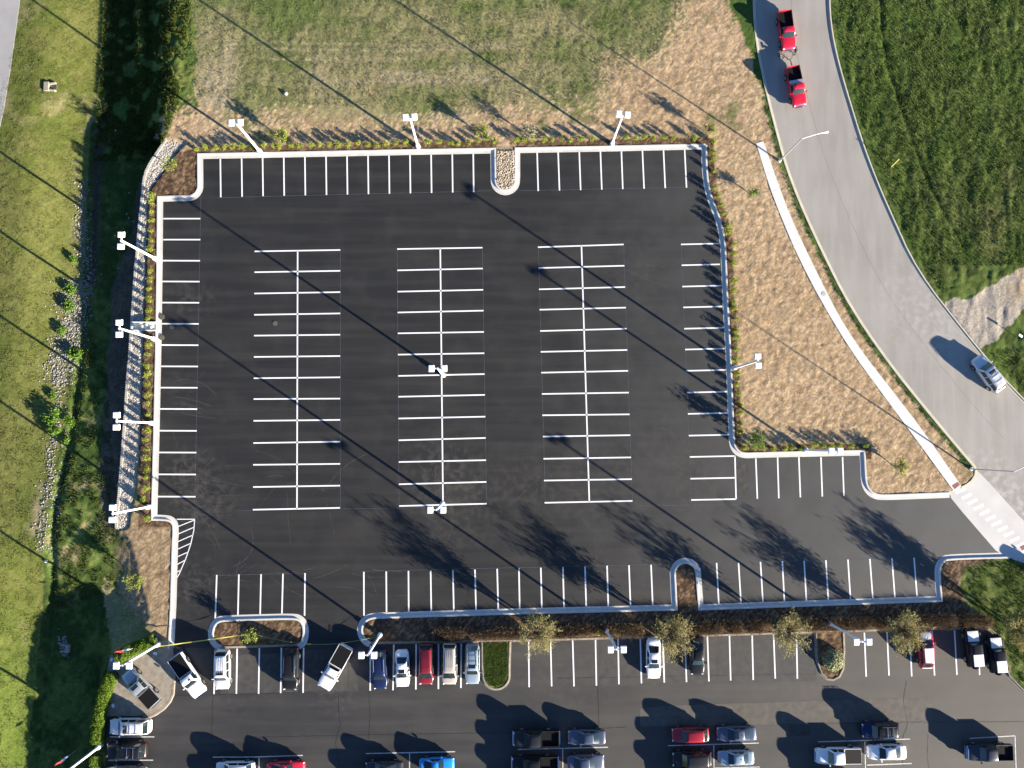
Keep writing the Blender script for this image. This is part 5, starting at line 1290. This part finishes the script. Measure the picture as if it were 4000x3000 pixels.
def flag(px, py, ang, label, top=3.0):
    p = on_ground(px, py); rt = empty('feather_flag', tuple(p), ang, label, 'flag', 'red and white feather flags on the shaded lawn')
    MB().cyl((0, 0, -.1), (-.12, 0, top * .55), .022, n=8).build('pole', mat('flag_pole', (.6, .6, .6), rough=.4), rt)
    def cloth(nm, f0, f1, m, w):
        v = []; n = 10
        for i in range(n + 1):
            f = f0 + (f1 - f0) * i / n; x = -.12 - 1.9 * f; z = top * .55 + .5 * f - .3 * f * f
            ww = w * math.sin(PI * min(1, .12 + f * .88)) + .02
            for k in (0, .5, 1): v.append((x, (k - .5) * ww + .06 * math.sin(f * 9), z + .05 * math.sin(f * 7 + k * 2)))
        MB().add(v, [(i * 3 + j_, i * 3 + j_ + 1, i * 3 + j_ + 4, i * 3 + j_ + 3) for i in range(n) for j_ in range(2)]).build(nm, m, rt, smooth=True)
    cloth('white_cloth', 0, .48, mat('white_cloth', (.75, .75, .75), rough=.8), .26); cloth('red_cloth', .48, 1., mat('red_cloth', (.65, .05, .06), rough=.8), .26)
flag(538, 2522, .18, 'red and white feather flag leaning out over the upper hedge')
flag(300, 2930, .62, 'red and white feather flag near the bottom left lamp post')
for x, y, a, lb in ((607, 2552, -.35, 'small white box on the display pad beside the lamp base'), (438, 2576, 1.0, 'small white box just left of the gap in the hedge'), (442, 2756, -1.1, 'small white box in the shade left of the silver pickup')):
    p = W(x, y, .3); rt = empty('flood_lamp', (p.x, p.y, .1), a, lb, 'flood lamp', 'small white boxes around the display pad')
    MB().box((0, 0, .28), (.52, .36, .22), taper=.85).build('housing', mat('white_box', (.72, .74, .76), rough=.5), rt, bevel=.05)
    MB().cyl((0, 0, -.35), (0, 0, .2), .04, n=8).build('stem', GALV, rt); MB().box((.30, .12, .25), (.08, .08, .05)).build('bracket', TRIM, rt)
def tape():
    rt = empty('barrier_tape', tuple(W(618, 2527)), 0, 'yellow barrier tape strung from the hedge lamp across the median', 'barrier tape'); b = W(618, 2527)
    m = mat('yellow_tape', (.62, .56, .10), rough=.5); m2 = mat('thin_green_tape', (.30, .33, .10), rough=.5)
    def run(nm, pts, w, mm):
        v = []
        for i, (x, y, z) in enumerate(pts):
            p = W(x, y, z) - b; v += [(p.x, p.y - w / 2, p.z + .015 * math.sin(i * 1.7)), (p.x, p.y + w / 2, p.z - .015 * math.sin(i * 1.7))]
        MB().add(v, [(2 * i, 2 * i + 1, 2 * i + 3, 2 * i + 2) for i in range(len(pts) - 1)]).build(nm, mm, rt)
    N_ = 14
    run('left_span', [(618 + (985 - 618) * k / N_, 2526 - 50 * k / N_, 1.1 - .25 * math.sin(PI * k / N_)) for k in range(N_ + 1)], .12, m)
    run('right_span', [(985 + (1482 - 985) * k / 20, 2476 + 10 * k / 20 + 36 * math.sin(PI * min(1, k / 20)) , 1.0 - .55 * math.sin(PI * k / 20)) for k in range(21)], .05, m2)
tape()
def pebble(px, py, s, c, label, nm='boulder', cat='boulder'):
    p = on_ground(px, py); rg_ = np.random.default_rng(int(px)); v, f = rock_template(rg_); v = v * s * (1 + rg_.normal(size=(12, 1)) * .12) * np.array([1, .9, .7])
    me = mesh_np(nm, v, f, mat(nm + '_%d' % px, c, rough=.9, var=.2, scale=6)); o = link(nm, me); o.location = p + Vector((0, 0, s * .3)); tag(o, label, cat)
pebble(1117, 366, .33, (.50, .44, .33), 'pale boulder alone in the dry grass above the top bed')
pebble(181, 2192, .30, (.70, .66, .58), 'white block on the creek edge in the lower left lawn')
def pin_flag():
    p = on_ground(1446, 364); rt = empty('survey_flag', tuple(p), .4, 'tiny orange survey flag in the grass above the middle lamp', 'survey flag')
    MB().cyl((0, 0, 0), (0, 0, .5), .012, n=6).build('stake', GALV, rt); MB().box((.02, .16, .45), (.04, .36, .22), ry=.9).build('flag_cloth', mat('orange_flag', (.85, .22, .08), rough=.7), rt)
pin_flag()

# ------------------------------------------------------------------ camera, sun, sky
cam = bpy.data.cameras.new('camera'); co = bpy.data.objects.new('camera', cam); COL.objects.link(co)
co.location = (0, 0, H); co.rotation_mode = 'QUATERNION'; co.rotation_quaternion = RQ
cam.sensor_width = 36; cam.lens = F / 4000 * 36; cam.clip_end = 3000; cam.clip_start = 1
SC.camera = co

pr = [((1725, 1465), (723, 768)), ((2370, 2465), (1337, 1747)), ((1727, 1968), (723, 1271)), ((2875, 1440), (1832, 747)), ((3150, 1760), (2085, 1070)), ((3243, 2437), (2187, 1717))]
dv = Vector((0, 0, 0))
for b_, t_ in pr: dv += (W(*t_) - W(*b_))
dv /= len(pr)
EL = math.atan2(9.6, dv.length)
print('shadow', dv, dv.length, 'elev', math.degrees(EL))
sd = Vector((-dv.x, -dv.y, 0)).normalized() * math.cos(EL) + Vector((0, 0, math.sin(EL)))
sl = bpy.data.lights.new('sun', 'SUN'); sl.energy = 5.0; sl.angle = math.radians(.5); sl.color = (1, .89, .74)
so = bpy.data.objects.new('sun', sl); COL.objects.link(so); so.rotation_mode = 'QUATERNION'; so.rotation_quaternion = sd.to_track_quat('Z', 'Y')
so.location = (60, -60, 60)
w = bpy.data.worlds.new('World'); SC.world = w; w.use_nodes = True
nt = w.node_tree; sky = nt.nodes.new('ShaderNodeTexSky'); sky.sky_type = 'NISHITA'; sky.sun_disc = False
sky.sun_elevation = EL; sky.sun_rotation = math.atan2(sd.x, sd.y); sky.altitude = 200; sky.dust_density = .3; sky.ozone_density = 2.5
bg = nt.nodes['Background']; bg.inputs['Strength'].default_value = .056
tn = nt.nodes.new('ShaderNodeVectorMath'); tn.operation = 'MULTIPLY'; tn.inputs[1].default_value = (.62, .76, 1.0)
nt.links.new(sky.outputs[0], tn.inputs[0]); nt.links.new(tn.outputs[0], bg.inputs['Color'])
SC.view_settings.view_transform = 'Standard'; SC.view_settings.look = 'None'; SC.view_settings.exposure = 2.0; SC.view_settings.gamma = 1
SC.cycles.max_bounces = 5; SC.cycles.diffuse_bounces = 2; SC.cycles.glossy_bounces = 2; SC.cycles.transparent_max_bounces = 4
